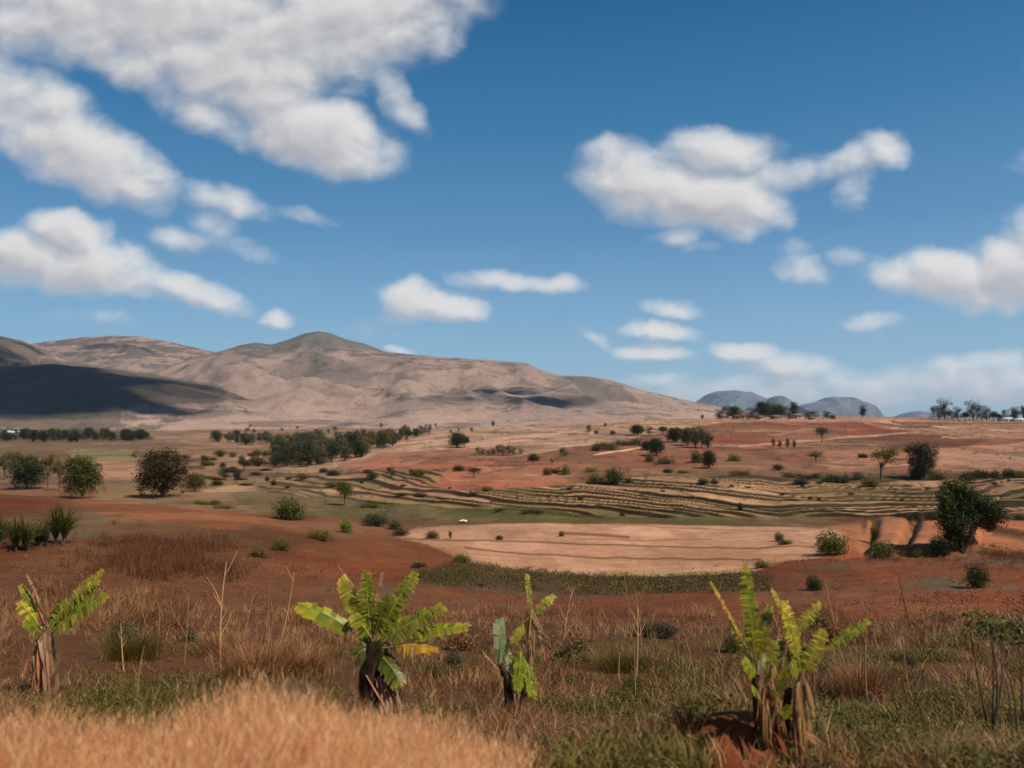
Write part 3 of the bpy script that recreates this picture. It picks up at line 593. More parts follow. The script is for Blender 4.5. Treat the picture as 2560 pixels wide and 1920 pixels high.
PL = [
 # left
 (66, 1223, 92, 92, 'round', 'dark', 'dark round tree at the far left, with its thin trunk on the red brow'),
 (206, 1247, 106, 92, 'round', 'green', 'green rounded tree beside the tan strip field, lit on its top left'),
 (404, 1243, 132, 122, 'round', 'brown', 'large bronze green tree with a two tiered crown beside the small green field'),
 (488, 1229, 46, 48, 'round', 'olive', 'small olive tree touching the right side of the big bronze tree'),
 (10, 1200, 70, 50, 'sparse', 'grey', 'pale grey thin tree at the left edge behind the dark round tree'),
 (120, 1222, 86, 34, 'sparse', 'olive', 'thin pale tree between the dark round tree and the green one, nearer the dark one'),
 (148, 1226, 92, 34, 'sparse', 'olive', 'thin pale tree between the dark round tree and the green one, nearer the green one'),
 (35, 1150, 26, 60, 'low', 'olive', 'olive thicket behind the leftmost trees'),
 (564, 1200, 33, 26, 'gum', 'dark', 'upright dark tree standing in the plain right of the bronze tree'),
 (592, 1206, 24, 20, 'ball', 'dark', 'little dark tree just right of the upright dark tree in the plain'),
 (610, 1176, 26, 32, 'ball', 'dark', 'dark roundish tree in front of the left end of the wood'),
 (643, 1166, 30, 46, 'bush', 'brown', 'broad brown bush at the left end of the long wood'),
 (517, 1262, 14, 74, 'low', 'green', 'green thicket at the foot of the bronze tree'),
 (560, 1272, 12, 60, 'low', 'olive', 'low olive scrub right of the green thicket under the bronze tree'),
 (715, 1298, 54, 92, 'bush', 'green', 'wide bright green bush at the end of the orange red field'),
 (704, 1376, 32, 46, 'bush', 'green', 'green bush on the red hill below the wide bright bush'),
 (640, 1392, 22, 60, 'bush', 'olive', 'olive bush on the red hill left of the small green bush'),
 (800, 1350, 30, 70, 'low', 'olive', 'olive scrub climbing the red hill towards the light green bush'),
 (862, 1332, 36, 40, 'bush', 'lime', 'light green bush on the red hill left of the dark bush'),
 (940, 1316, 36, 66, 'bush', 'dark', 'dark green bush on the brow above the red hill'),
 (984, 1324, 24, 44, 'bush', 'green', 'green bush joined to the right side of the dark bush on the brow'),
 (1003, 1339, 20, 40, 'bush', 'brown', 'brown green bush where the brow meets the pink field'),
 (861, 1265, 60, 40, 'ball', 'green', 'lollipop shaped green tree on a thin bare trunk above the green strip'),
 (926, 1270, 16, 56, 'low', 'green', 'low green patch of bushes right of the lollipop tree'),
 (1077, 1346, 20, 42, 'bush', 'olive', 'olive bush at the upper left corner of the pink field'),
 (1125, 1349, 20, 8, 'tall', 'dark', 'thin dark sapling standing alone on the pink field'),
 (1246, 1350, 12, 24, 'bush', 'brown', 'small brown bush on the first dark line of the pink field'),
 (1155, 1406, 24, 44, 'bush', 'green', 'bushy green shrub where the dark strip meets the pink field'),
 (1402, 1341, 14, 18, 'bush', 'olive', 'small shrub at the left end of the stubble line in the pink field'),
 (1048, 1420, 16, 40, 'bush', 'dark', 'dark shrub at the left tip of the dark weedy strip'),
 # centre
 (1143, 1120, 44, 38, 'round', 'dark', 'dark upright tree on the pale slope left of centre'),
 (1162, 1119, 28, 28, 'ball', 'dark', 'smaller dark tree joined to the upright one on the pale slope'),
 (1038, 1187, 12, 34, 'bush', 'brown', 'low brown bush on the slope left of the small round tree'),
 (931, 1198, 22, 30, 'bush', 'dark', 'dark round bush above the green terraces'),
 (917, 1182, 10, 34, 'bush', 'olive', 'flat olive bush just above the dark round bush'),
 (978, 1194, 24, 20, 'gum', 'dark', 'dark pointed small tree right of the dark round bush'),
 (1027, 1187, 16, 9, 'tall', 'olive', 'thin sapling on the slope between the pointed tree and the olive bush'),
 (1053, 1188, 18, 32, 'bush', 'olive', 'rounded olive bush on the slope beside the thin sapling'),
 (1143, 1178, 16, 40, 'bush', 'brown', 'brown bush above the red soil left of the umbrella shaped one'),
 (1184, 1194, 24, 40, 'umbrella', 'brown', 'umbrella shaped brown shrub casting a shadow on red soil'),
 (828, 1190, 16, 44, 'bush', 'dark', 'dark spreading bush above the tan terrace'),
 (758, 1199, 18, 40, 'bush', 'olive', 'olive bush on the plain below the long wood'),
 (806, 1181, 12, 30, 'bush', 'brown', 'small brown bush below the middle of the long wood'),
 (832, 1218, 16, 42, 'bush', 'olive', 'olive bush behind the crown of the lollipop tree'),
 (1214, 1228, 12, 40, 'bush', 'olive', 'low olive bush on the orange slope above the green terraces'),
 (1006, 1240, 10, 40, 'bush', 'dark', 'flat dark bush on the lower left terraces'),
 (1045, 1243, 12, 50, 'bush', 'brown', 'flat brown bush right of the flat dark one on the lower terraces'),
 (1182, 1240, 12, 24, 'bush', 'dark', 'small dark bush at the left start of the striped terraces'),
 (1330, 1153, 20, 40, 'bush', 'brown', 'rounded brown bush beside the row of planted saplings'),
 (1410, 1143, 22, 18, 'gum', 'dark', 'small dark tree alone on the pale slope'),
 (1303, 1136, 14, 14, 'gum', 'olive', 'little olive tree at the right end of the sapling row'),
 (1380, 1160, 12, 6, 'tall', 'olive', 'tiny thin sapling on the red slope below the small dark tree'),
 (1365, 1188, 20, 30, 'bush', 'olive', 'olive bush on the red soil, left of the yellow green one'),
 (1387, 1184, 14, 40, 'bush', 'brown', 'low brown bush between the olive and the yellow green bush'),
 (1412, 1187, 26, 30, 'bush', 'lime', 'yellow green bush on the red soil'),
 (1478, 1180, 14, 34, 'bush', 'lime', 'pale yellowish bush left of the dark bush with a tall tip'),
 (1485, 1210, 26, 50, 'bush', 'olive', 'olive grey bush leaning on the left of the taller dark bush'),
 (1535, 1210, 44, 50, 'bush', 'dark', 'tall dark bush at the top of the striped terraces'),
 (1570, 1208, 16, 30, 'bush', 'olive', 'low bush at the right foot of the tall dark bush'),
 (1472, 1084, 20, 13, 'gum', 'dark', 'dark small tree on the pale ridge left of the hilltop grove'),
 (1489, 1084, 9, 14, 'bush', 'olive', 'tiny bush beside the dark small tree on the ridge'),
 (1532, 1086, 12, 14, 'bush', 'brown', 'tiny brown bush on the pale ridge'),
 (1233, 1066, 14, 8, 'tall', 'dark', 'small dark tree on the ridge line at the foot of the mountain'),
 (1513, 1068, 10, 7, 'tall', 'dark', 'tiny dark tree on the bright ridge line'),
 (1756, 1048, 9, 5, 'tall', 'dark', 'tiny dark tree on the ridge line left of the village'),
 (1594, 1088, 26, 40, 'round', 'dark', 'leftmost dark tree of the hilltop grove'),
 (1625, 1088, 22, 20, 'gum', 'olive', 'narrow olive tree second from the left in the hilltop grove'),
 (1657, 1085, 18, 28, 'ball', 'dark', 'small round dark tree standing high in the hilltop grove'),
 (1687, 1106, 42, 44, 'round', 'dark', 'big dark tree in the middle of the hilltop grove'),
 (1720, 1114, 44, 36, 'round', 'green', 'green tree right of the middle of the hilltop grove'),
 (1738, 1120, 52, 22, 'tall', 'grey', 'tallest slender grey green tree of the hilltop grove'),
 (1754, 1120, 48, 22, 'tall', 'grey', 'slender grey green tree second from the right of the grove'),
 (1770, 1121, 42, 24, 'tall', 'grey', 'rightmost slender grey green tree of the hilltop grove'),
 (1642, 1140, 44, 42, 'round', 'dark', 'dark tree standing lowest below the hilltop grove'),
 (1618, 1126, 26, 34, 'round', 'dark', 'dark tree left of and above the lowest one of the grove'),
 (1516, 1124, 24, 60, 'low', 'olive', 'olive thicket left of the grove above the pale wall'),
 (1570, 1114, 18, 70, 'low', 'dark', 'dark thicket between the olive one and the grove'),
 (1489, 1128, 16, 24, 'bush', 'dark', 'dark bush at the left end of the olive thicket'),
 (1621, 1155, 22, 30, 'bush', 'olive', 'olive bush directly under the lowest tree of the grove'),
 (1664, 1160, 18, 50, 'bush', 'grey', 'grey shrub right under the grove on the slope'),
 (1738, 1157, 32, 38, 'bush', 'green', 'green round bush below the slender trees, left of its twin'),
 (1773, 1171, 44, 38, 'round', 'brown', 'brown green round tree with a dark shadow below the slender trees'),
 (1833, 1152, 20, 46, 'bush', 'lime', 'pale yellow green bush on the brown slope'),
 (1852, 1188, 14, 56, 'low', 'olive', 'olive thicket below the pale yellow green bush'),
 (1666, 1182, 10, 34, 'bush', 'dark', 'flat dark bush at the upper edge of the terraces'),
 (1708, 1184, 10, 34, 'bush', 'olive', 'flat olive bush right of the flat dark one above the terraces'),
 (1755, 1211, 15, 38, 'bush', 'dark', 'dark bush in the middle of the striped terraces'),
 (1786, 1210, 12, 26, 'bush', 'brown', 'small brown bush right of the dark one amid the terraces'),
 (1849, 1277, 20, 18, 'bush', 'dark', 'dark bush at the lower edge of the striped terraces'),
 (1333, 1285, 14, 60, 'low', 'dark', 'dark low thicket on the green strip below the terraces'),
 (1554, 1290, 12, 18, 'bush', 'dark', 'small dark bush at the lowest terrace edge'),
 (1250, 1278, 8, 40, 'bush', 'green', 'flat green bush on the green strip'),
 # right
 (2054, 1107, 36, 31, 'umbrella', 'dark', 'lone umbrella shaped tree on the brown field below the skyline'),
 (1933, 1119, 22, 9, 'tall', 'olive', 'leftmost of four slender saplings in a row on the brown field'),
 (1950, 1120, 20, 9, 'tall', 'olive', 'second from the left of four slender saplings in a row'),
 (1968, 1121, 23, 10, 'tall', 'olive', 'third from the left of four slender saplings in a row'),
 (1986, 1121, 21, 9, 'tall', 'dark', 'rightmost and darkest of four slender saplings in a row'),
 (1945, 1176, 18, 28, 'bush', 'dark', 'dark bush on the scrubby bank under the sapling row'),
 (2040, 1156, 30, 40, 'sparse', 'grey', 'grey sparse shrub on the slope under the lone umbrella tree'),
 (1975, 1194, 16, 50, 'bush', 'olive', 'olive bush at the left end of the dark hedge'),
 (2022, 1198, 18, 60, 'low', 'dark', 'left dark section of the hedge above the terraces'),
 (2090, 1207, 26, 74, 'low', 'dark', 'right and tallest dark section of the hedge above the terraces'),
 (1998, 1211, 16, 46, 'bush', 'dark', 'dark bush in front of the left hedge section'),
 (2145, 1200, 22, 30, 'bush', 'grey', 'pale grey bush right of the dark hedge'),
 (2170, 1218, 22, 60, 'bush', 'olive', 'olive bush below the sparse tree on the right slope'),
 (2202, 1198, 80, 70, 'sparse', 'olive', 'sparse grey olive tree with a thin dark trunk on the right slope'),
 (2154, 1145, 12, 34, 'bush', 'dark', 'dark bush left of the sparse tree crown'),
 (2310, 1199, 92, 66, 'round', 'dark', 'dense dark tree right of the sparse tree'),
 (2274, 1150, 40, 36, 'sparse', 'brown', 'brownish thin tree touching the upper left of the dense dark tree'),
 (2292, 1195, 30, 50, 'bush', 'dark', 'dark bush at the left foot of the dense dark tree'),
 (2340, 1200, 22, 60, 'bush', 'olive', 'olive bush right of the dense dark tree'),
 (2461, 1196, 26, 80, 'low', 'dark', 'dark thicket above the far right terraces, left section'),
 (2520, 1196, 26, 50, 'bush', 'dark', 'dark bush above the far right terraces, next to the thicket'),
 (2556, 1194, 20, 40, 'bush', 'olive', 'olive bush at the right edge above the terraces'),
 (2069, 1388, 60, 98, 'bush', 'green', 'grassy green bush at the right corner of the pink field'),
 (2206, 1394, 46, 62, 'bush', 'green', 'green bush at the foot of the first gully in the earth bank'),
 (2186, 1352, 44, 26, 'bush', 'olive', 'olive bush growing up the first gully of the earth bank'),
 (2292, 1392, 24, 30, 'bush', 'olive', 'small olive bush in the second gully of the earth bank'),
 (1945, 1354, 24, 30, 'bush', 'grey', 'grey green shrub on the right part of the pink field'),
 (1962, 1362, 14, 40, 'bush', 'brown', 'brown shrub spreading right of the grey green one'),
 (2271, 1302, 26, 70, 'low', 'dark', 'dark thicket behind the earth banks'),
 (2330, 1300, 26, 60, 'bush', 'dark', 'dark bush between the earth banks and the leaning tree'),
 (2345, 1388, 50, 60, 'bush', 'dark', 'dark shadowy bush left of the leaning tree trunk'),
 (2442, 1470, 66, 60, 'bush', 'dark', 'dark bush in the gully below the leaning tree'),
 (2030, 1478, 40, 50, 'bush', 'dark', 'dark bush on the brown clod slope at the right'),
 (2550, 1300, 16, 40, 'bush', 'dark', 'dark bush at the right edge beyond the leaning tree'),
 (1900, 1420, 18, 50, 'bush', 'olive', 'olive bush at the right end of the dark weedy strip'),
 # skyline right and village
 (2347, 1049, 26, 24, 'gum', 'dark', 'leftmost of the dark trees on the right skyline'),
 (2363, 1049, 38, 22, 'gum', 'dark', 'tallest dark tree on the right skyline'),
 (2380, 1050, 18, 16, 'gum', 'dark', 'low dark tree right of the tallest one on the skyline'),
 (2396, 1051, 25, 14, 'gum', 'dark', 'thin dark tree in the gap of the skyline row'),
 (2413, 1052, 17, 18, 'ball', 'dark', 'small round tree left of the conical one on the skyline'),
 (2434, 1053, 37, 24, 'gum', 'dark', 'broad conical dark tree in the middle of the skyline row'),
 (2453, 1053, 29, 15, 'gum', 'dark', 'narrow dark tree right of the conical one on the skyline'),
 (2467, 1053, 27, 17, 'gum', 'dark', 'dark tree second right of the conical one on the skyline'),
 (2484, 1053, 19, 20, 'ball', 'dark', 'round dark tree near the right end of the skyline row'),
 (2498, 1053, 14, 16, 'ball', 'dark', 'smallest round tree at the right end of the skyline row'),
 (2515, 1051, 20, 10, 'gum', 'dark', 'thin tree beside the white roof on the skyline'),
 (2537, 1051, 26, 17, 'tall', 'dark', 'cone shaped tree near the right edge of the skyline'),
 (2558, 1051, 27, 12, 'tall', 'dark', 'tree cut by the right edge on the skyline'),
 (1801, 1050, 20, 16, 'gum', 'dark', 'leftmost tree of the skyline village'),
 (1817, 1047, 24, 16, 'gum', 'dark', 'second tree from the left of the skyline village'),
 (1834, 1045, 26, 26, 'round', 'dark', 'full dark tree over the first house of the village'),
 (1858, 1049, 18, 18, 'gum', 'olive', 'olive tree between the first two houses of the village'),
 (1884, 1049, 22, 20, 'gum', 'dark', 'dark tree left of the second house of the village'),
 (1906, 1043, 32, 26, 'round', 'dark', 'round dark tree in front of the middle dome'),
 (1924, 1043, 26, 20, 'gum', 'dark', 'dark tree right of the round one in the village'),
 (1944, 1043, 26, 28, 'round', 'green', 'green tree in the middle of the village'),
 (1962, 1043, 22, 18, 'gum', 'dark', 'dark tree right of the green village tree'),
 (1983, 1040, 28, 17, 'tall', 'dark', 'tall dark cypress like tree rising from the village house'),
 (2022, 1046, 15, 16, 'gum', 'olive', 'small tree in front of the left flank of the widest dome'),
 (2038, 1046, 14, 14, 'gum', 'dark', 'small dark tree second in front of the widest dome'),
 (2069, 1046, 14, 16, 'gum', 'dark', 'small dark tree third in front of the widest dome'),
 (2082, 1047, 9, 12, 'bush', 'dark', 'tiny bush on the skyline under the top of the widest dome'),
 (2157, 1043, 23, 12, 'tall', 'dark', 'dark tree at the right cliff of the widest dome'),
]
for p in PL: plant(*p, nvar=2)
# mango like row of planted saplings on the pale slope
for k, (px, Y, h, w) in enumerate([(1196, 1137, 18, 12), (1208, 1138, 15, 14), (1222, 1139, 13, 10), (1234, 1138, 16, 13), (1246, 1138, 24, 16), (1258, 1139, 25, 18), (1272, 1139, 23, 16), (1285, 1138, 20, 14)]):
    plant(px, Y, h, w, 'gum', 'grey', 'grey green sapling in the planted row on the pale slope', 'saplings planted in a row on the pale slope', nvar=2)
def in_poly(px, Y, pts):
    ins = False
    for i in range(len(pts)):
        (x1, y1), (x2, y2) = pts[i], pts[(i+1) % len(pts)]
        if (y1 > Y) != (y2 > Y) and px < (x2-x1)*(Y-y1)/(y2-y1)+x1: ins = not ins
    return ins
def wood(pts, n, hr, kinds, lms, label, group, wr=(.38, .6)):
    xs = [p[0] for p in pts]; ys = [p[1] for p in pts]; c = 0
    while c < n:
        px, Y = rng.uniform(min(xs), max(xs)), rng.uniform(min(ys), max(ys))
        if in_poly(px, Y, pts):
            h = rng.uniform(*hr)*(Y-1030)/110; q = int(rng.integers(len(kinds)))
            plant(px, Y, h, h*rng.uniform(*wr), kinds[q], lms[int(rng.integers(len(lms)))], label, group); c += 1
wood([(682, 1170), (760, 1168), (840, 1158), (930, 1138), (1000, 1112), (1060, 1092), (1085, 1086), (1040, 1082), (960, 1098), (860, 1112), (760, 1112), (690, 1130)], 190, (20, 50), ['tall', 'gum', 'tall', 'gum', 'ball'], ['dark', 'dark', 'grey', 'olive'], 'slender dark tree in the long wood at the edge of the plain', 'trees of the long wood at the edge of the plain', (.5, .8))
wood([(530, 1108), (600, 1112), (690, 1118), (690, 1104), (600, 1096), (535, 1098)], 34, (22, 38), ['gum', 'ball'], ['grey', 'dark'], 'small grey green tree of the thin grove left of the long wood', 'trees of the thin grove left of the long wood', (.6, .9))
wood([(-40, 1104), (240, 1108), (380, 1102), (370, 1090), (240, 1092), (-40, 1086)], 60, (26, 44), ['gum', 'round', 'tall'], ['dark'], 'dark tree in the belt under the shaded hill', 'trees of the belt under the shaded hill', (.6, 1.0))
for k in range(26):
    plant(rng.uniform(560, 1240), rng.uniform(1066, 1092), rng.uniform(6, 12), rng.uniform(5, 9), 'gum', 'dark', 'tiny dark tree scattered on the pale foot of the mountain', 'tiny trees scattered on the foot of the mountain', nvar=2)
for k in range(40):
    px = rng.uniform(380, 700); plant(px, rng.uniform(1135, 1215), rng.uniform(6, 16), rng.uniform(14, 40), 'bush', ['olive', 'dark', 'brown'][k % 3], 'low scrubby bush between the strip fields of the plain', 'low bushes between the strip fields of the plain', nvar=2)
for k in range(24):
    px = rng.uniform(700, 2560); plant(px, rng.uniform(1195, 1275) if px > 1250 else rng.uniform(1175, 1260), rng.uniform(4, 8), rng.uniform(8, 24), 'bush', ['olive', 'dark', 'brown'][k % 3], 'small low tuft of scrub on a terrace edge', 'small tufts of scrub on the terrace edges', nvar=2)
# ------------------------------------------------------------ far domes, beyond the plateau
def dome_material():
    m, nt, b, out = mat('hazed_granite', .9)
    pos = N(nt, 'ShaderNodeNewGeometry').outputs['Position']
    sc = N(nt, 'ShaderNodeVectorMath', operation='MULTIPLY', ins={0: pos, 1: (1, 1, .35)}).outputs[0]
    a = N(nt, 'ShaderNodeTexNoise', ins={'Vector': sc, 'Scale': .012, 'Detail': 8.0, 'Roughness': .65}).outputs['Fac']
    c = MIX(nt, MR(nt, a, .35, .65), L4(66, 80, 92), L4(112, 116, 120)); nt.links.new(c, b.inputs['Base Color'])  # blue of the distant haze is mixed into the rock colour
    nt.links.new(N(nt, 'ShaderNodeBump', ins={'Strength': .8, 'Distance': 25.0, 'Height': a}).outputs[0], b.inputs['Normal']); return m
GR = dome_material()
def dome(prof, dist, depth, seed):
    """a bald rock hill: skyline profile in photo units at a distance, rounded front to back"""
    xs, ys = zip(*prof); n = 90; m = 40; px = np.linspace(xs[0], xs[-1], n); t = np.linspace(-1, 1, m)
    base = -40.; X, T = np.meshgrid(px, t, indexing='ij'); zc = (HY-np.interp(px, xs, ys))/F*dist
    hgt = np.maximum(zc-base, 1)[:, None]*np.clip(1-T*T, 0, 1)**.36
    xw = (X-CX)/F*dist; yw = dist+T*depth; zw = base+hgt
    e = (fbm(xw/90, zw/300+T*2, 5, seed, .6)-.5)*110*np.clip(1-T*T, 0, 1); yw = yw-e*1.5; zw = zw+e*.1*(T != 0)
    V = np.stack([xw, yw, zw], -1).reshape(-1, 3); i = (np.arange(n-1)[:, None]*m+np.arange(m-1)[None]).ravel()
    o = mk('rock_dome', V, [np.stack([i, i+m, i+m+1, i+1], -1)], GR); tag(o, kind='structure'); return o
dome([(1690, 1075), (1740, 1010), (1755, 1000), (1775, 984), (1795, 977), (1830, 976), (1865, 980), (1890, 992), (1905, 1012), (1935, 1050), (1950, 1075)], 7600, 650, 1)
dome([(1905, 1080), (1916, 1018), (1922, 1003), (1930, 993), (1942, 989), (1955, 991), (1968, 1000), (1982, 1012), (1996, 1030), (2010, 1070)], 7000, 300, 2)
dome([(1960, 1075), (1990, 1018), (2020, 1009), (2055, 1002), (2068, 994), (2085, 992), (2120, 993), (2135, 1000), (2148, 1004), (2158, 1024), (2164, 1042), (2180, 1075)], 6600, 420, 3)
dome([(2238, 1075), (2254, 1042), (2270, 1032), (2290, 1028), (2305, 1029), (2320, 1036), (2334, 1046), (2350, 1075)], 8200, 300, 4)
dome([(2310, 1075), (2325, 1042), (2335, 1039), (2350, 1044), (2365, 1075)], 8600, 200, 5)
# ------------------------------------------------------------ houses of the hilltop village and of the plain
def flatmat(name, rgb, rough=.8):
    m, nt, b, out = mat(name, rough)
    nz = N(nt, 'ShaderNodeTexNoise', ins={'Scale': 3.0, 'Detail': 4.0}).outputs['Fac']; k = MR(nt, nz, .3, .7, .85, 1.12)
    nt.links.new(MIX(nt, 1.0, L4(*rgb), N(nt, 'ShaderNodeCombineXYZ', ins={0: k, 1: k, 2: k}).outputs[0], 'MULTIPLY'), b.inputs['Base Color']); return m
MW = {'tan': flatmat('earth_wall', (176, 136, 104)), 'white': flatmat('white_wall', (226, 222, 214)), 'roof': flatmat('thatch', (118, 88, 66)), 'tin': flatmat('pale_tin', (200, 202, 204), .4), 'dark': flatmat('opening', (40, 32, 28)), 'cloth': flatmat('white_cloth', (206, 200, 192))}
def boxv(x0, x1, y0, y1, z0, z1):
    V = [(x, y, z) for z in (z0, z1) for y in (y0, y1) for x in (x0, x1)]
    return V, [(0, 2, 3, 1), (4, 5, 7, 6), (0, 1, 5, 4), (2, 6, 7, 3), (0, 4, 6, 2), (1, 3, 7, 5)]
def house(px, Y, w, h, wall, roof, label, d0=60, d1=900, nwin=2):
    x, y, z = spot(px, Y, d0, d1); k = y/F; w_, h_ = w*k, h*k; dp = min(w_, 7.0); rh = h_*.42; wh = h_-rh
    r = bpy.data.objects.new('house', None); COL.objects.link(r); r.location = (x, y, z); r.rotation_euler.z = rng.uniform(-.25, .25)
    V, Fc = boxv(-w_/2, w_/2, -dp/2, dp/2, -1.0, wh); mk('wall', V, [Fc], MW[wall], r, smoothf=False)
    e = .35; V = [(-w_/2-e, -dp/2-e, wh-.1), (w_/2+e, -dp/2-e, wh-.1), (w_/2+e, dp/2+e, wh-.1), (-w_/2-e, dp/2+e, wh-.1), (-w_/2-e, 0, h_), (w_/2+e, 0, h_)]
    mk('roof', V, [[(0, 1, 5, 4), (2, 3, 4, 5), (0, 3, 2, 1)], [(0, 4, 3), (1, 2, 5)]], MW[roof], r, smoothf=False)
    for q in range(nwin):
        cx = -w_/2+w_*(q+.6)/(nwin+.6); ww = min(.45, w_*.08)
        V, Fc = boxv(cx-ww, cx+ww, -dp/2-.06, -dp/2+.1, wh*.4 if q else 0, wh*.78); mk('window' if q else 'door', V, [Fc], MW['dark'], r, smoothf=False)
    tag(r, label, 'house', 'small houses of the village on the skyline' if px > 1500 else 'white buildings at the foot of the shaded hill')
for a in [(1846, 1047, 24, 10, 'tan', 'roof', 'low tan house behind the full dark tree of the village'),
          (1874, 1047, 12, 8, 'white', 'roof', 'tiny whitish house left of the round village tree'),
          (1899, 1048, 16, 9, 'tan', 'roof', 'small tan house below the round village tree'),
          (1936, 1047, 18, 9, 'tan', 'roof', 'small tan house below the green village tree'),
          (1990, 1046, 28, 12, 'tan', 'roof', 'largest pale house of the village beside the tall cypress like tree'),
          (2028, 1049, 12, 7, 'tan', 'roof', 'tiny tan house at the right end of the village'),
          (2514, 1052, 26, 8, 'white', 'tin', 'white low building among the skyline trees'),
          (2548, 1053, 30, 7, 'white', 'tin', 'long white building at the right edge of the skyline'),
          (14, 1086, 26, 9, 'white', 'tin', 'longer white building at the left edge under the shaded hill'),
          (32, 1087, 10, 9, 'white', 'tin', 'narrow white building between the two others at the left'),
          (45, 1084, 11, 7, 'white', 'tin', 'small white hut right of the other white buildings')]: house(*a)
# crooked pale wall below the grove
def wallpath(pts, h, t, label, m):
    P = [np.array(spot(px, Y, 30, 900)) for px, Y in pts]; V = []; Fq = []
    for i, p in enumerate(P):
        for dy in (0, t):
            for dz in (-.6, h*(1+.25*math.sin(i*2.1))): V.append((p[0], p[1]+dy, p[2]+dz))
    for i in range(len(P)-1):
        a = i*4; Fq += [(a, a+4, a+5, a+1), (a+1, a+5, a+7, a+3), (a+3, a+7, a+6, a+2)]
    Fq += [(0, 1, 3, 2), (len(V)-4, len(V)-2, len(V)-1, len(V)-3)]
    tag(mk('wall', V, [Fq], m, smoothf=False), label, 'wall')
wallpath([(1484, 1140), (1510, 1135), (1540, 1130), (1575, 1126), (1606, 1121)], .45, .8, 'long pale earth wall running below the olive thicket', MW['tan'])
x, y, z = spot(1158, 1306, 60, 300); k = y/F
a_ = np.linspace(-1, 1, 24); b_ = np.linspace(-1, 1, 8); A, B = np.meshgrid(a_, b_, indexing='ij')
V = np.stack([x+A*10*k, y+B*.6, z+.08+.12*(1-A*A)+fbm(A*3, B*3, 3, 4)*.22], -1).reshape(-1, 3); i = (np.arange(23)[:, None]*8+np.arange(7)[None]).ravel()
o = mk('sheet', V, [np.stack([i, i+8, i+9, i+1], -1)], MW['cloth']); tag(o, 'white crumpled sheet lying on the green strip above the pink field', 'sheet')
md = o.modifiers.new('thick', 'SOLIDIFY'); md.thickness = .03
# ------------------------------------------------------------ the leaning tree at the right
DARKBARK = bark_material('dark_bark', (30, 24, 18), (62, 50, 40))
def own_tree(name, px, Y, blobs_px, trunk_px, n, size, lm, label, seed, bark=BARK, rad=.2, depth=.8, limb=14):
    x, y, z = spot(px, Y, 20, 400); k = y/F
    r = bpy.data.objects.new(name, None); COL.objects.link(r); r.location = (x, y, z)
    g_ = np.random.default_rng(seed)
    Vy, Fy, ty = crown_mesh([((bx-px)*k, -rx*k*.75, (Y-by)*k, rx*k, .25, ry*k) for bx, by, rx, ry in ((2364, 1236, 13, 22), (2384, 1212, 20, 10), (2376, 1264, 9, 8))], 1500, size, 3, 10); mk('yellow_leaves', Vy, [Fy], LM['lime'], r, attrs={'tint': ty}, smoothf=False)
    bl = [((bx-px)*k, g_.uniform(-.3, .3)*rx*k, (Y-by)*k, rx*k, rx*k*depth, ry*k) for bx, by, rx, ry in blobs_px]
    Vc, Fc, tc = crown_mesh(bl, n, size, seed, 18, .3, .4); mk('crown', Vc, [Fc], LM[lm], r, attrs={'tint': tc}, smoothf=False)
    ps = []
    for path in trunk_px: ps.append([((a-px)*k, 0, (Y-b)*k, w*k) for a, b, w in path])
    tip = ps[0][-1]
    for q in range(limb):
        b_ = bl[q % len(bl)]; e = (b_[0]+g_.uniform(-.6, .6)*b_[3], b_[1]+g_.uniform(-.6, .6)*b_[4], b_[2]+g_.uniform(-.3, .6)*b_[5])
        st = ps[int(g_.integers(len(ps)))][-1]; ps.append(curve(st[:3], e, rad*.35, .02, 6, .08, q))
    Vt, Ft = tubes(ps, 8); mk('trunk', Vt, [Ft], bark, r)
    tag(r, label, 'tree'); return r
own_tree('leaning_tree', 2407, 1374,
    [(2388, 1222, 34, 28), (2372, 1250, 30, 30), (2412, 1240, 34, 26), (2380, 1280, 36, 30), (2362, 1300, 26, 24), (2420, 1268, 34, 26), (2450, 1258, 34, 22), (2478, 1272, 28, 22), (2490, 1292, 24, 22), (2464, 1298, 30, 24), (2440, 1290, 28, 24), (2400, 1305, 34, 24), (2390, 1330, 26, 24), (2372, 1322, 20, 20), (2412, 1200, 20, 14), (2470, 1312, 24, 14), (2412, 1340, 16, 16), (2378, 1345, 20, 16)],
    [[(2404, 1380, 9), (2413, 1362, 7.5), (2424, 1346, 6.5), (2429, 1328, 6), (2434, 1308, 5)], [(2408, 1376, 6), (2398, 1350, 5), (2390, 1325, 4)], [(2426, 1345, 5), (2440, 1318, 4), (2455, 1298, 3)]],
    26000, .15, 'big', 'big leafy green tree leaning on a dark trunk at the right, beside the earth banks', 5, rad=.22, bark=DARKBARK)
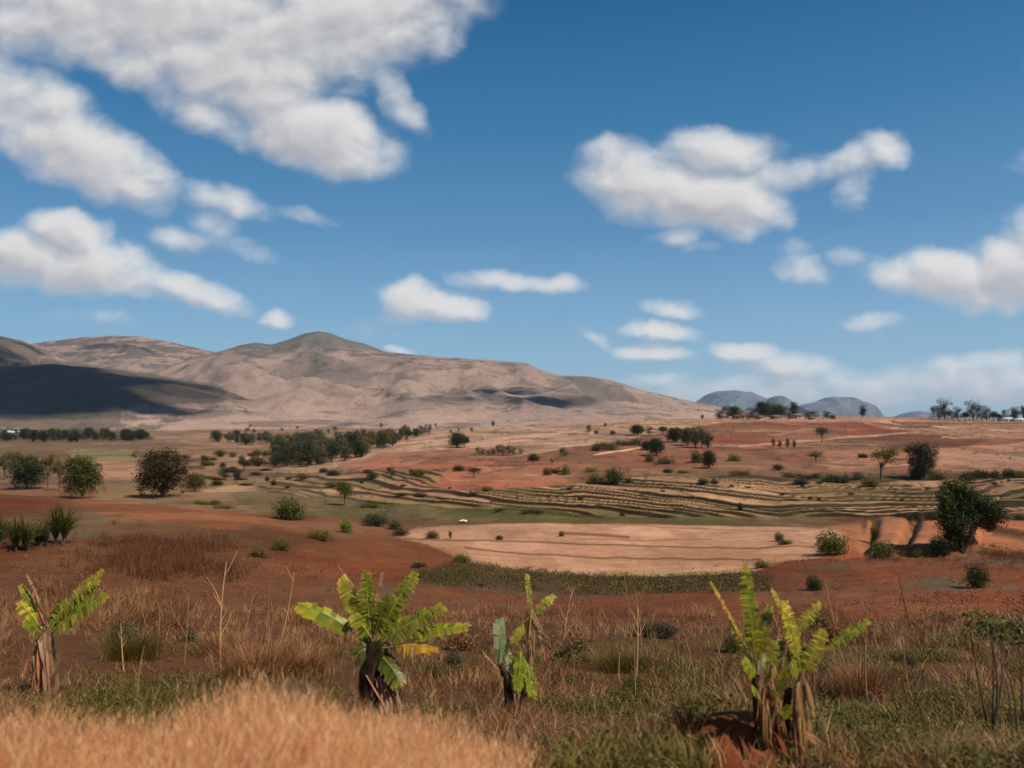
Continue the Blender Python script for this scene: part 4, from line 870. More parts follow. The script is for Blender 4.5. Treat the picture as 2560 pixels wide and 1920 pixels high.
# ------------------------------------------------------------ blade and twig makers
def blades(P, h, w, lean, seed=0, seg=3, droop=.35, yaw=None, laz=None):
    """grass blades: P foot points, h heights, w widths, lean 0..1; returns V, F, tint"""
    rg = np.random.default_rng(seed); n = len(P); h = np.broadcast_to(h, n)[:, None]; w = np.broadcast_to(w, n)[:, None]; lean = np.broadcast_to(lean, n)[:, None]
    az = (rg.uniform(0, 2*np.pi, n) if laz is None else laz)[:, None]; L = np.concatenate([np.cos(az), np.sin(az), 0*az], 1)
    ya = rg.uniform(0, np.pi, n)[:, None] if yaw is None else yaw; Wd = np.concatenate([np.cos(ya), np.sin(ya)*.6, 0*ya], 1)
    V = np.empty((n, seg*2+1, 3)); 
    for s in range(seg+1):
        t = s/seg; c = P+np.array([0, 0, 1])*h*(t-droop*lean*t*t)+L*h*lean*(t**1.7)
        ww = w*(1-t)**.7*.5
        if s < seg: V[:, 2*s] = c-Wd*ww; V[:, 2*s+1] = c+Wd*ww
        else: V[:, 2*s] = c
    b = np.arange(n)[:, None]*(seg*2+1)
    Q = np.concatenate([np.concatenate([b+2*s, b+2*s+1, b+2*s+3, b+2*s+2], 1) for s in range(seg-1)], 0)
    T = np.concatenate([b+2*seg-2, b+2*seg-1, b+2*seg], 1)
    return V.reshape(-1, 3), Q, T, np.repeat(rg.uniform(0, 1, n), seg*2+1)
def stuff(name, V, Q, T, lm, tint, label):
    o = mk(name, V, [Q, T] if T is not None else [Q], LM[lm], attrs={'tint': tint}, smoothf=False); tag(o, label, None, None, 'stuff'); return o
def scatter(n, pxr, dr, seed, dens=None):
    """random ground points, even over the ground, kept where dens(px, d, x) says so"""
    rg = np.random.default_rng(seed); out = []
    tot = 0
    while tot < n:
        m = n*2; d = np.sqrt(rg.uniform(dr[0]**2, dr[1]**2, m)); px = rg.uniform(pxr[0], pxr[1], m); x = (px-CX)/F*d
        if dens is not None: kp = rg.uniform(0, 1, m) < dens(px, d, x); x, d, px = x[kp], d[kp], px[kp]
        out.append(np.stack([x, d, H(x, d)], 1)); tot += len(x)
        if len(out) > 40: break
    return np.concatenate(out)[:n]
# golden verge grass right below the camera
def d_gold(px, d, x):
    edge = 1230+90*fbm(d*1.2, d*0, 2, 4)
    return (1-sstep(px, edge-260, edge+60))*(.35+.65*sstep(fbm(x*1.1, d*1.3, 3, 15), .35, .6))
P = scatter(42000, (-500, 1500), (3.3, 6.3), 21, d_gold)
pxs = P[:, 0]/P[:, 1]*F+CX
hm_ = (.46+.34*fbm(P[:, 0]*.9, P[:, 1]*.9, 3, 33)+.3*(fbm(P[:, 0]*3.5, P[:, 1]*3.5, 2, 34)-.5))*(1+.34*np.exp(-((pxs-560)/120)**2))*(1-.40*sstep(pxs, 850, 1250))*(1-.18*np.exp(-((pxs-250)/120)**2))
rg = np.random.default_rng(5); az = rg.normal(.25, .9, len(P))
V, Q, T, ti = blades(P, hm_*rg.uniform(.35, 1.15, len(P))**1.2, rg.uniform(.004, .010, len(P)), rg.uniform(.15, .75, len(P)), 1, 4, .4, laz=az)
ti = np.clip(.55*ti+1.7*(np.repeat(fbm(P[:, 0]*.8+3, P[:, 1]*.6, 3, 35), 9)-.42)+.25*np.repeat(sstep(pxs, 500, 1000), 9), 0, 1)
stuff('dry_grass', V, Q, T, 'gold', ti, 'tall golden orange dry grass along the bottom left edge')
Pt = P[rg.choice(len(P), 520, False)]; V, Q, T, tt = blades(Pt, rg.uniform(.7, 1.02, len(Pt)), .006, rg.uniform(.1, .6, len(Pt)), 61, 4, .35)
stuff('grass_stems', V, Q, T, 'dry', tt, 'single taller stems standing out of the dry grass')
# seed heads of that grass
sel = rg.choice(len(P), 5200, False); hp = P[sel]+np.stack([np.cos(az[sel])*.2, np.sin(az[sel])*.2, hm_[sel]*rg.uniform(.6, .95, len(sel))], 1)
HP = np.repeat(hp, 7, 0)+rg.normal(0, 1, (len(hp)*7, 3))*[.012, .012, .045]
V, Q, T, ti = blades(HP, rg.uniform(.04, .1, len(HP)), .006, rg.uniform(.2, .8, len(HP)), 2, 2)
stuff('grass_seed_heads', V, Q, T, 'gold', ti, 'feathery golden seed heads over the dry grass')
# dry weeds of the slope behind, left and centre
def d_dry(px, d, x):
    a = sstep(fbm(x*.40, d*.32, 4, 44), .52, .64)*(1-.98*((np.abs(px-1850) < 120) & (d < 9.6)))
    return a*(1-.2*sstep(px, 1100, 1500))*(1-sstep(d, 26, 40)*.8)
P = scatter(34000, (-150, 2700), (7.2, 34), 22, d_dry); rg = np.random.default_rng(6)
hh = (.22+.75*fbm(P[:, 0]*.6, P[:, 1]*.5, 3, 45)**1.6)*rg.uniform(.4, 1.2, len(P))
V, Q, T, ti = blades(P, hh, rg.uniform(.006, .014, len(P)), rg.uniform(.1, .9, len(P)), 3, 3)
ti = np.clip(ti**1.5+1.2*(np.repeat(fbm(P[:, 0]*.5, P[:, 1]*.5, 3, 46), 7)-.5), 0, 1)
stuff('dry_weeds', V, Q, T, 'twig', ti, 'brown dry weeds covering the red slope')
# straw coloured tufts
P0_ = scatter(1500, (-150, 2700), (7.2, 30), 23, lambda px, d, x: .2+.8*sstep(fbm(x*.3, d*.3, 3, 47), .45, .6)); P = np.repeat(P0_, 16, 0)+np.random.default_rng(8).normal(0, .06, (len(P0_)*16, 3))*[1, 1, 0]
rg = np.random.default_rng(9); V, Q, T, ti = blades(P, np.repeat(rg.uniform(.2, .6, len(P0_)), 16)*rg.uniform(.5, 1, len(P)), .010, rg.uniform(.2, 1.0, len(P)), 4, 3)
stuff('straw_tufts', V, Q, T, 'dry', ti, 'straw coloured grass tufts between the weeds')
# green grassy weeds, low right and in patches at the left
def d_green(px, d, x):
    right = sstep(px, 1180, 1600)*(1-sstep(d, 10.5, 15.0)); leftp = np.exp(-((px-330)/170)**2)*np.exp(-((d-12.5)/2.2)**2)*.9; midp = np.exp(-((px-1250)/150)**2)*np.exp(-((d-10.5)/1.6)**2)*.8
    far = .3*sstep(px, 2000, 2200)*(1-sstep(d, 22, 26))+.12*(1-sstep(d, 18, 26))
    clear = 1-np.exp(-((px-1850)/125)**4)*(d < 9.6)
    return np.clip((right+leftp+midp)*(.12+.88*sstep(fbm(x*.7, d*.7, 3, 55), .46, .64))+far*sstep(fbm(x*.5, d*.5, 3, 57), .5, .65), 0, 1)*clear
P = scatter(44000, (-150, 2750), (6.6, 26), 24, d_green); rg = np.random.default_rng(10)
hh = (.14+.34*fbm(P[:, 0]*.9, P[:, 1]*.9, 3, 56))*rg.uniform(.5, 1.3, len(P))
V, Q, T, ti = blades(P, hh, rg.uniform(.010, .024, len(P)), rg.uniform(.3, 1.1, len(P)), 5, 3, .5)
stuff('green_weeds', V, Q, T, 'olive', ti, 'green grassy weeds at the lower right')
P = scatter(5200, (-150, 2750), (6.6, 24), 25, d_green); rg = np.random.default_rng(11)
bl = [(p[0], p[1], p[2]+.12, .16, .16, .14) for p in P[:2600]]
Vc, Fc, tc = crown_mesh(bl, 52000, .055, 12, 10, .8); stuff('leafy_weeds', Vc, Fc, None, 'green', tc, 'leafy green weeds mixed in the grass at the lower right')
# the dark weedy strip in front of the pink field and scrub on the slopes behind
def strip(px, d, x):
    y = HY-H(x, d)/d*F; yt = np.interp(px, [1040, 1160, 1440, 1640, 1880, 1930], [1432, 1404, 1440, 1445, 1432, 1442]); yb = np.interp(px, [1040, 1100, 1500, 1900], [1445, 1466, 1490, 1480])
    return ((y > yt) & (y < yb) & (px > 1035) & (px < 1935))*1.0
P = scatter(2600, (1030, 1940), (36, 76), 26, strip); bl = [(p[0], p[1], p[2]+.12, .35, .35, .22) for p in P]
Vc, Fc, tc = crown_mesh(bl, 46000, .11, 13, 9, .6); stuff('weedy_strip', Vc, Fc, None, 'olive', tc*.6, 'dark weedy strip along the near edge of the pink field')
def d_scrub(px, d, x):
    return (.12+sstep(fbm(x*.12, d*.10, 4, 63), .47, .62))*np.where(px > 1950, .8, .35)*(px > -50)
P = scatter(2600, (-100, 2700), (22, 66), 27, d_scrub); bl = [(p[0], p[1], p[2]+.1, .28, .28, .2) for p in P]
Vc, Fc, tc = crown_mesh(bl, 30000, .09, 14, 10, .4); stuff('slope_scrub', Vc, Fc, None, 'twig', tc*.8, 'small dry scrub dotting the brown slopes')
P0_ = scatter(480, (120, 900), (28, 74), 28, lambda px, d, x: sstep(fbm(x*.12, d*.12, 3, 65), .45, .65)*np.exp(-((px-430)/170)**2)*np.exp(-((d-50)/12)**2)); P = np.repeat(P0_, 26, 0)+np.random.default_rng(8).normal(0, .3, (len(P0_)*26, 3))*[1, 1, 0]
rg = np.random.default_rng(19); V, Q, T, ti = blades(P, np.repeat(rg.uniform(.4, 1.3, len(P0_)), 26)*rg.uniform(.5, 1, len(P)), .022, rg.uniform(.1, .8, len(P)), 14, 3)
stuff('dry_brush', V, Q, T, 'twig', ti*.5, 'hazy dry brush on the dark left hill')
P = scatter(4200, (650, 2700), (112, 470), 30, lambda px, d, x: .15+sstep(fbm(x*.035, d*.03, 4, 67), .48, .62)); sz = np.random.default_rng(33).uniform(.2, .65, len(P))
bl = [(p[0], p[1], p[2]+q*.3, q, q, q*.6) for p, q in zip(P, sz)]
Vc, Fc, tc = crown_mesh(bl, 46000, .26, 15, 11, .4); stuff('hillside_scrub', Vc, Fc, None, 'olive', tc*.8, 'low scrub scattered over the middle slopes')
P = scatter(2200, (-100, 2000), (900, 2300), 32, lambda px, d, x: .1+sstep(fbm(x*.006, d*.005, 4, 68), .5, .6)); sz = np.random.default_rng(34).uniform(1.2, 3.4, len(P))
bl = [(p[0], p[1], p[2]+q*.2, q, q, q*.6) for p, q in zip(P, sz)]
Vc, Fc, tc = crown_mesh(bl, 22000, 1.3, 16, 10, .4); stuff('mountain_scrub', Vc, Fc, None, 'olive', tc*.7, 'dark scrub dotted over the mountain slopes')
P = scatter(24000, (1100, 2750), (6.8, 20), 36, lambda px, d, x: sstep(fbm(x*.5, d*.45, 4, 59), .44, .6)*(1-.85*sstep(d, 11.5, 14))*(1-.98*((np.abs(px-1850) < 120) & (d < 9.6)))); rg = np.random.default_rng(37)
V, Q, T, ti = blades(P, (.12+.5*fbm(P[:, 0]*.8, P[:, 1]*.8, 3, 58)**1.5)*rg.uniform(.4, 1.4, len(P)), rg.uniform(.006, .014, len(P)), rg.uniform(.2, 1.4, len(P)), 17, 3, .5)
stuff('tangled_weeds', V, Q, T, 'twig', ti**1.6, 'dark tangled weeds and straw at the lower right')
# clods
P = scatter(9000, (-100, 2700), (8, 60), 29); rg = np.random.default_rng(31); s = rg.uniform(.008, .035, len(P))*(1+P[:, 1]/60)*.8
O = np.array([(1, 0, 0), (0, 1, 0), (-1, 0, 0), (0, -1, 0), (0, 0, .8), (0, 0, -.5)]); V = P[:, None]+O[None]*s[:, None, None]*rg.uniform(.6, 1.4, (len(P), 6, 1))
T_ = np.array([(0, 1, 4), (1, 2, 4), (2, 3, 4), (3, 0, 4), (1, 0, 5), (2, 1, 5), (3, 2, 5), (0, 3, 5)]); T = (np.arange(len(P))[:, None, None]*6+T_[None]).reshape(-1, 3)
cl = mk('soil_clods', V.reshape(-1, 3), [T], flatmat('red_clod', (120, 74, 54)), smoothf=False); tag(cl, 'reddish clods and stones on the bare soil', None, None, 'stuff')
# ------------------------------------------------------------ dry stalks, each a thing
def stalk(px, Y, top, lean, lm, label, group, seed, forks=3, wpx=2.2, d0=7, d1=60):
    x, y, z = spot(px, Y, d0, d1); k = y/F; h = (Y-top)*k; g_ = np.random.default_rng(seed)
    main = curve((0, 0, -.05), (lean*k, g_.uniform(-.1, .1), h), wpx*k*.5, wpx*k*.22, 9, .035, seed); ps = [main]
    for q in range(forks):
        i = int(g_.integers(3, 8)); b = main[i, :3]; L = h*g_.uniform(.12, .3); s_ = g_.choice([-1, 1])
        ps.append(curve(b, b+np.array([s_*L*.45, g_.uniform(-.2, .2)*L, L]), wpx*k*.26, wpx*k*.1, 6, .08, seed+q))
    V, Fq = tubes(ps, 5); o = mk('dry_stalk', V, [Fq], LM[lm], loc=(x, y, z), attrs={'tint': np.full(len(V), g_.uniform(.3, .9))})
    tag(o, label, 'stalk', group); return o
for k_, a in enumerate([(553, 1700, 1405, 12, 'dry', 'tallest pale forked stalk between the two left banana plants', 5, 5.5), (390, 1640, 1520, 8, 'dry', 'short dry stalk right of the leftmost banana plant', 2, 4),
        (460, 1660, 1480, 14, 'twig', 'reddish stalk left of the tallest forked one', 4, 4), (600, 1640, 1470, 6, 'twig', 'thin stalk close behind the tallest forked one on its right', 3, 3.6),
        (665, 1600, 1440, 8, 'twig', 'thin stalk with a knob tip left of the clumped banana plant', 1, 3.2), (700, 1610, 1430, 34, 'twig', 'slanting reddish stalk left of the clumped banana plant', 4, 4),
        (1590, 1700, 1520, 4, 'dry', 'pale forked stalk between the withered and the double banana plants', 4, 5), (1790, 1650, 1560, 14, 'dry', 'short pale stalk left of the double banana plant', 3, 4),
        (1484, 1600, 1500, -8, 'twig', 'dark thin stalk right of the withered banana plant', 2, 3.4), (1540, 1600, 1510, -22, 'twig', 'dark leaning stalk farther right of the withered banana plant', 3, 3.4),
        (1205, 1600, 1470, -4, 'twig', 'thin dark upright stalk left of the withered banana plant', 1, 3), (2172, 1780, 1500, -6, 'dry', 'tall pale forked stalk right of the double banana plant', 5, 5.5),
        (2200, 1760, 1570, 20, 'dry', 'pale slanting stalk beside the tall forked one at the right', 3, 4.5), (2280, 1760, 1600, -18, 'dry', 'yellowish stalk halfway to the leafy saplings', 3, 5),
        (2130, 1740, 1620, -30, 'twig', 'thin stalk leaning towards the double banana plant', 3, 4), (310, 1680, 1560, -10, 'twig', 'brown stalk standing in the weeds beside the leftmost banana plant', 4, 3.6)]):
    stalk(a[0], a[1], a[2], a[3], a[4], a[5], None, k_, a[6], a[7])
rg = np.random.default_rng(77)
for k_ in range(46):
    px = rg.choice([rg.uniform(250, 860), rg.uniform(1350, 2000), rg.uniform(2060, 2500)]); Y = rg.uniform(1560, 1760)
    stalk(px, Y, Y-rg.uniform(50, 170), rg.uniform(-40, 40), ['twig', 'dry'][k_ % 2], 'thin dry weed stalk among the brown weeds of the near slope', 'thin dry weed stalks of the near slope', 200+k_, int(rg.integers(2, 5)), rg.uniform(2, 3.6))
# ------------------------------------------------------------ banana plants
CG = {'green': [(96, 112, 22), (160, 164, 44)], 'yellow': [(150, 146, 36), (218, 196, 66)], 'dark': [(48, 66, 20), (76, 92, 28)], 'gold': [(214, 160, 50), (230, 180, 70)], 'brown': [(150, 110, 74), (196, 156, 112)], 'pale': [(150, 160, 110), (176, 182, 132)], 'dry': [(176, 138, 104), (214, 180, 144)]}
def banana_leaf(k, p0, p1, arch, W, cols, tip, seed, px0, Y0, yoff=0., n=15, torn=.5, face=0., petiole=.16, name='leaf', parent=None, hang=.25, sides=(-1, 1)):
    """one leaf: rib from p0 to p1 (photo points) bowed by arch px; torn lamina strips on each side, W px wide"""
    g_ = np.random.default_rng(seed); n = int(n*1.45) if torn > .3 else n
    A = np.array([(p0[0]-px0)*k, 0, (Y0-p0[1])*k]); B = np.array([(p1[0]-px0)*k, yoff, (Y0-p1[1])*k]); L = np.linalg.norm(B-A)
    ax = (B-A)/L; perp = np.cross(ax, [0, 1, 0]); perp *= np.sign(perp[2]+1e-6)
    C = (A+B)/2+perp*arch*k*1.0+np.array([0, -.04, 0])
    def pt(t): return (1-t)**2*A+2*t*(1-t)*C+t*t*B
    def tg(t): v = 2*(1-t)*(C-A)+2*t*(B-C); return v/np.linalg.norm(v)
    V, Q, c = [], [], []
    ca, cb, ct = s2l(cols[0]), s2l(cols[1]), s2l(tip)
    def add(vs, cs):
        b = len(V); V.extend(vs); c.extend(cs); return b
    # rib, a thin four sided bar
    rt = np.linspace(0, 1, 12); rib = s2l((186, 176, 96)) if cols is not CG['brown'] else cb
    Vr, Qr = tubes([[(*pt(t), (3.4*(1-t)+.7)*k*.5) for t in rt]], 5); b = add(list(Vr), [rib*.9]*len(Vr)); Q += [tuple(q+b) for q in Qr]
    up = np.array([0, -math.cos(face)*.75, .65+math.sin(face)*.2])
    for s_ in sides:
        t0 = petiole
        W_ = W*1.06; edges = np.linspace(petiole, .995, n+1)+g_.normal(0, .22/n, n+1); 
        drop = g_.uniform(0, 1, n)
        for i in range(n):
            ta, tb = edges[i], edges[i+1]; tear = g_.uniform(0, 1) < torn; gap = (tb-ta)*(g_.uniform(.3, .7) if tear else -.02)
            um = ((ta+tb)/2-petiole)/(1-petiole); wf = W_*k*min(1, (um/.16)**.6 if um < .16 else 1)*(1-max(0, (um-.6)/.4)**2*.62)
            wf *= g_.uniform(.74, 1.06); hg = hang*(.5+drop[i]*(1.1 if tear else .35)); tw = g_.normal(0, .26 if tear else .05)
            rows = []
            for f in (0, .5, 1.0):
                for t, sg in ((ta, 0), (tb-gap*f, 1)):
                    T = tg(t); sd = np.cross(T, up)*s_; sd /= np.linalg.norm(sd)+1e-9
                    nn = np.cross(T, sd)*s_; v = pt(min(t, 1))+sd*wf*f+T*wf*f*.38+np.array([0, 0, -1])*wf*hg*f*f*1.5+np.array([0, -1, 0])*wf*tw*f
                    rows.append(v)
            edge_y = .18 if um < .7 else .18+(um-.7)*1.6
            cc = (ca+(cb-ca)*g_.uniform(0, 1)**1.3)*g_.uniform(.62, 1.2)
            cs = []
            for f in (0, 0, .5, .5, 1, 1): m_ = min(1, edge_y*f*1.2+max(0, um-.75)*1.1*g_.uniform(.4, 1)); cs.append(cc*(1-m_)+ct*m_)
            b = add(rows, cs); Q += [(b, b+1, b+3, b+2), (b+2, b+3, b+5, b+4)]
    o = mk(name, V, [Q], LM['col'], parent, col=np.array(c)); return o
def rag(k, p0, p1, W, seed, px0, Y0, parent, yoff=-.05, n=5):
    """bundle of withered leaf strips hanging from the stem"""
    g_ = np.random.default_rng(seed); V, Q, c = [], [], []; A = np.array([(p0[0]-px0)*k, yoff*.5, (Y0-p0[1])*k]); B = np.array([(p1[0]-px0)*k, yoff, (Y0-p1[1])*k])
    for i in range(n):
        e = B+g_.normal(0, W*k*.6, 3)*[1, .6, .8]; s = A+g_.normal(0, W*k*.35, 3); m = (s+e)/2+g_.normal(0, W*k*.5, 3); w = W*k*g_.uniform(.25, .55)
        cc = s2l((150+int(g_.integers(50)), 112+int(g_.integers(40)), 78+int(g_.integers(36)))); side = np.array([1, 0, .2]); side = side*w
        b = len(V); K = 7
        for j in range(K):
            t = j/(K-1); p = (1-t)**2*s+2*t*(1-t)*m+t*t*e; tw = math.sin(t*4+i)*.8; sv = np.array([side[0]*math.cos(tw), w*math.sin(tw), side[2]])*(1-.75*t**2)
            V += [p-sv*.5, p+sv*.5+np.array([0, .01, 0])]; c += [cc*(.8+.3*g_.uniform())]*2
        Q += [(b+2*j, b+2*j+1, b+2*j+3, b+2*j+2) for j in range(K-1)]
    return mk('dead_leaf', V, [Q], LM['col'], parent, col=np.array(c))
def stem_mesh(k, path, px0, Y0, parent, seed, col=((98, 72, 48), (168, 130, 96)), name='stem'):
    """fibrous sheathed stem: overlapping ragged sheaths on a tapering core"""
    g_ = np.random.default_rng(seed); P = np.array([((a-px0)*k, dy, (Y0-b)*k, w*k*.5) for a, b, w, dy in path]); n = 26
    t = np.linspace(0, 1, n); tt = np.linspace(0, 1, len(P)); C = np.stack([np.interp(t, tt, P[:, j]) for j in range(4)], 1); sd = 18; a = np.arange(sd)/sd*2*np.pi
    A_, T_ = np.meshgrid(a, t); r = C[:, 3][:, None]*(1+.22*(fbm(A_*2.2+seed, T_*9, 3, seed)-.4)+.10*((T_*5+A_/6.28*2+seed) % 1))
    V = np.stack([C[:, 0][:, None]+r*np.cos(A_), C[:, 1][:, None]+r*np.sin(A_), C[:, 2][:, None]+0*A_], -1).reshape(-1, 3)
    i = np.arange(n-1)[:, None]*sd; j = np.arange(sd)[None]; j2 = (j+1) % sd; Fq = np.stack([i+j, i+j2, i+sd+j2, i+sd+j], -1).reshape(-1, 4)
    m = fbm(A_*3+seed, T_*5, 4, seed+3, .6)[..., None]; m = np.clip((m-.35)*3.2, 0, 1); cc = s2l(col[0])*(1-m)+s2l(col[1])*m
    return mk(name, V, [Fq], LM['col'], parent, col=cc.reshape(-1, 3))
def banana(px, Y, stems, leaves, rags, label, seed, cat='banana plant'):
    x, y, z = spot(px, Y, 6, 40); k = y/F; r = bpy.data.objects.new('banana_plant', None); COL.objects.link(r); r.location = (x, y, z)
    for q, s_ in enumerate(stems): stem_mesh(k, s_[0], px, Y, r, seed+q, s_[1] if len(s_) > 1 else ((98, 72, 48), (168, 130, 96)))
    for q, l in enumerate(leaves):
        d = dict(l[5]) if len(l) > 5 else {}; tip = d.pop('tip', (196, 170, 70)); banana_leaf(k, l[0], l[1], l[2], l[3], CG[l[4]], tip, seed*10+q, px, Y, parent=r, **d)
    for q, g_ in enumerate(rags): rag(k, g_[0], g_[1], g_[2], seed*7+q, px, Y, r, *(g_[3:]))
    tag(r, label, cat); return r
DK = ((44, 34, 26), (78, 60, 42))  # dark stem tones, with the shaded left side of stems put into colour
banana(112, 1742, [([(118, 1750, 54, 0), (116, 1690, 50, 0), (112, 1640, 44, 0), (113, 1600, 34, 0), (116, 1570, 18, 0)],), ([(92, 1735, 30, .08), (92, 1660, 28, .08), (98, 1600, 22, .06)], DK)],
  [((120, 1588), (268, 1420), 24, 21, 'yellow', {'n': 24, 'torn': .8, 'yoff': -.1}), ((124, 1585), (290, 1476), 16, 24, 'green', {'n': 22, 'torn': .35, 'yoff': -.25}),
   ((118, 1585), (196, 1480), 14, 22, 'green', {'n': 12, 'torn': .3, 'yoff': .15}), ((112, 1585), (42, 1465), 12, 13, 'green', {'n': 12, 'torn': .2, 'yoff': .1}),
   ((110, 1580), (58, 1500), 10, 15, 'yellow', {'n': 10, 'torn': .2, 'yoff': -.15}), ((112, 1575), (64, 1432), 18, 4, 'brown', {'n': 8, 'torn': .7, 'tip': (210, 180, 140)}),
   ((116, 1580), (150, 1510), 8, 18, 'dark', {'n': 8, 'torn': .2, 'yoff': .2}),
   ((122, 1585), (236, 1450), 10, 20, 'green', {'n': 16, 'torn': .5, 'yoff': .15}), ((108, 1590), (80, 1540), 8, 14, 'green', {'n': 8, 'torn': .3, 'yoff': -.2, 'hang': .5}), ((126, 1590), (215, 1530), 12, 20, 'yellow', {'n': 12, 'torn': .4, 'yoff': -.3, 'hang': .4})],
  [((112, 1560), (92, 1480), 14, -.05, 5), ((116, 1540), (120, 1470), 9, -.05, 4), ((112, 1590), (120, 1690), 16, -.25, 8), ((128, 1620), (135, 1725), 12, -.25, 6), ((105, 1640), (104, 1725), 14, -.25, 6), ((120, 1720), (160, 1742), 10, -.3, 4)],
  'leftmost banana plant with two long torn leaves reaching right', 3)
banana(930, 1800, [([(928, 1810, 56, 0), (926, 1740, 54, 0), (924, 1680, 48, 0), (928, 1640, 40, 0), (934, 1600, 22, 0)], DK), ([(984, 1780, 36, .15), (986, 1720, 34, .12), (980, 1660, 30, .08), (962, 1610, 20, .04)],), ([(960, 1795, 30, .2), (958, 1700, 26, .2), (950, 1620, 16, .1)], DK)],
  [((925, 1630), (742, 1512), 44, 24, 'green', {'n': 12, 'torn': .12, 'hang': .4, 'petiole': .3, 'tip': (206, 176, 60)}), ((928, 1620), (850, 1445), 10, 24, 'green', {'n': 12, 'torn': .25, 'yoff': .1, 'tip': (226, 180, 60), 'petiole': .25}),
   ((932, 1610), (918, 1424), -8, 24, 'green', {'n': 20, 'torn': .75, 'yoff': -.05}), ((936, 1610), (957, 1428), 8, 8, 'brown', {'n': 10, 'torn': .7, 'tip': (200, 160, 110)}),
   ((936, 1615), (1038, 1434), 14, 25, 'green', {'n': 22, 'torn': .7, 'yoff': .1}), ((942, 1618), (1115, 1508), 18, 26, 'green', {'n': 22, 'torn': .75, 'yoff': -.15}),
   ((945, 1625), (1180, 1562), 34, 18, 'green', {'n': 14, 'torn': .15, 'hang': .3, 'petiole': .35, 'yoff': -.1}), ((950, 1622), (1100, 1606), 14, 14, 'gold', {'n': 6, 'torn': .4, 'hang': .6, 'petiole': .3, 'yoff': -.3, 'sides': (1, -1), 'tip': (206, 140, 40)}),
   ((930, 1600), (975, 1478), 0, 20, 'green', {'n': 14, 'torn': .6, 'yoff': -.2}), ((925, 1625), (905, 1560), 6, 20, 'dark', {'n': 8, 'torn': .3, 'yoff': .15}),
   ((936, 1630), (1006, 1694), 26, 24, 'dark', {'n': 10, 'torn': .1, 'yoff': -.3, 'hang': .5}), ((932, 1640), (960, 1600), 4, 26, 'dark', {'n': 8, 'torn': .2, 'yoff': -.2}), ((926, 1620), (892, 1640), 16, 22, 'dark', {'n': 8, 'torn': .2, 'yoff': -.1, 'hang': .5}),
   ((932, 1600), (884, 1530), 4, 20, 'green', {'n': 10, 'torn': .3, 'yoff': -.1}), ((940, 1605), (1000, 1540), 6, 20, 'green', {'n': 10, 'torn': .4, 'yoff': .1}), ((934, 1600), (930, 1500), 4, 22, 'dark', {'n': 10, 'torn': .4, 'yoff': .2}),
   ((928, 1600), (838, 1412), 6, 3, 'brown', {'n': 8, 'torn': .8, 'yoff': .15, 'tip': (200, 150, 100)})],
  [((950, 1690), (962, 1780), 13, -.25, 6), ((960, 1700), (985, 1790), 12, -.3, 6), ((1000, 1660), (1006, 1730), 9, -.1, 5), ((985, 1700), (1000, 1770), 10, -.15, 5), ((895, 1650), (890, 1680), 7, -.1, 3), ((920, 1680), (1000, 1800), 6, -.35, 3)],
  'large clumped banana plant with many spreading leaves left of centre', 9)
banana(1285, 1792, [([(1276, 1798, 34, 0), (1278, 1740, 30, 0), (1268, 1690, 22, 0), (1250, 1660, 10, 0)], DK), ([(1306, 1795, 24, .1), (1316, 1720, 20, .1), (1328, 1640, 17, .1), (1330, 1580, 15, .1), (1328, 1530, 12, .1)],)],
  [((1248, 1672), (1250, 1546), -4, 17, 'pale', {'n': 6, 'torn': .1, 'hang': .05, 'tip': (170, 176, 130)}), ((1328, 1532), (1317, 1434), 2, 8, 'yellow', {'n': 8, 'torn': .5, 'tip': (220, 196, 130)}),
   ((1332, 1548), (1388, 1488), 16, 13, 'yellow', {'n': 12, 'torn': .5, 'tip': (222, 200, 130)}), ((1324, 1550), (1282, 1608), 18, 13, 'yellow', {'n': 10, 'torn': .4, 'yoff': -.1, 'hang': .5}),
   ((1300, 1625), (1292, 1716), -6, 15, 'green', {'n': 10, 'torn': .1, 'yoff': -.2, 'hang': .1, 'petiole': .04, 'tip': (190, 190, 60)}), ((1312, 1650), (1330, 1735), 8, 14, 'green', {'n': 8, 'torn': .1, 'yoff': -.2, 'hang': .1, 'petiole': .04}),
   ((1290, 1700), (1266, 1620), -4, 12, 'pale', {'n': 8, 'torn': .4, 'yoff': .1}), ((1262, 1700), (1205, 1628), 6, 3, 'brown', {'n': 6, 'torn': .8})],
  [((1328, 1525), (1352, 1570), 11, -.1, 8), ((1326, 1530), (1322, 1600), 11, -.1, 6), ((1330, 1560), (1366, 1590), 9, -.1, 6), ((1322, 1600), (1330, 1650), 8, -.05, 5), ((1262, 1690), (1236, 1740), 7, -.1, 4), ((1280, 1690), (1290, 1760), 9, -.2, 5)],
  'withered small banana plant with a spear tip and dead rags at its neck', 14)
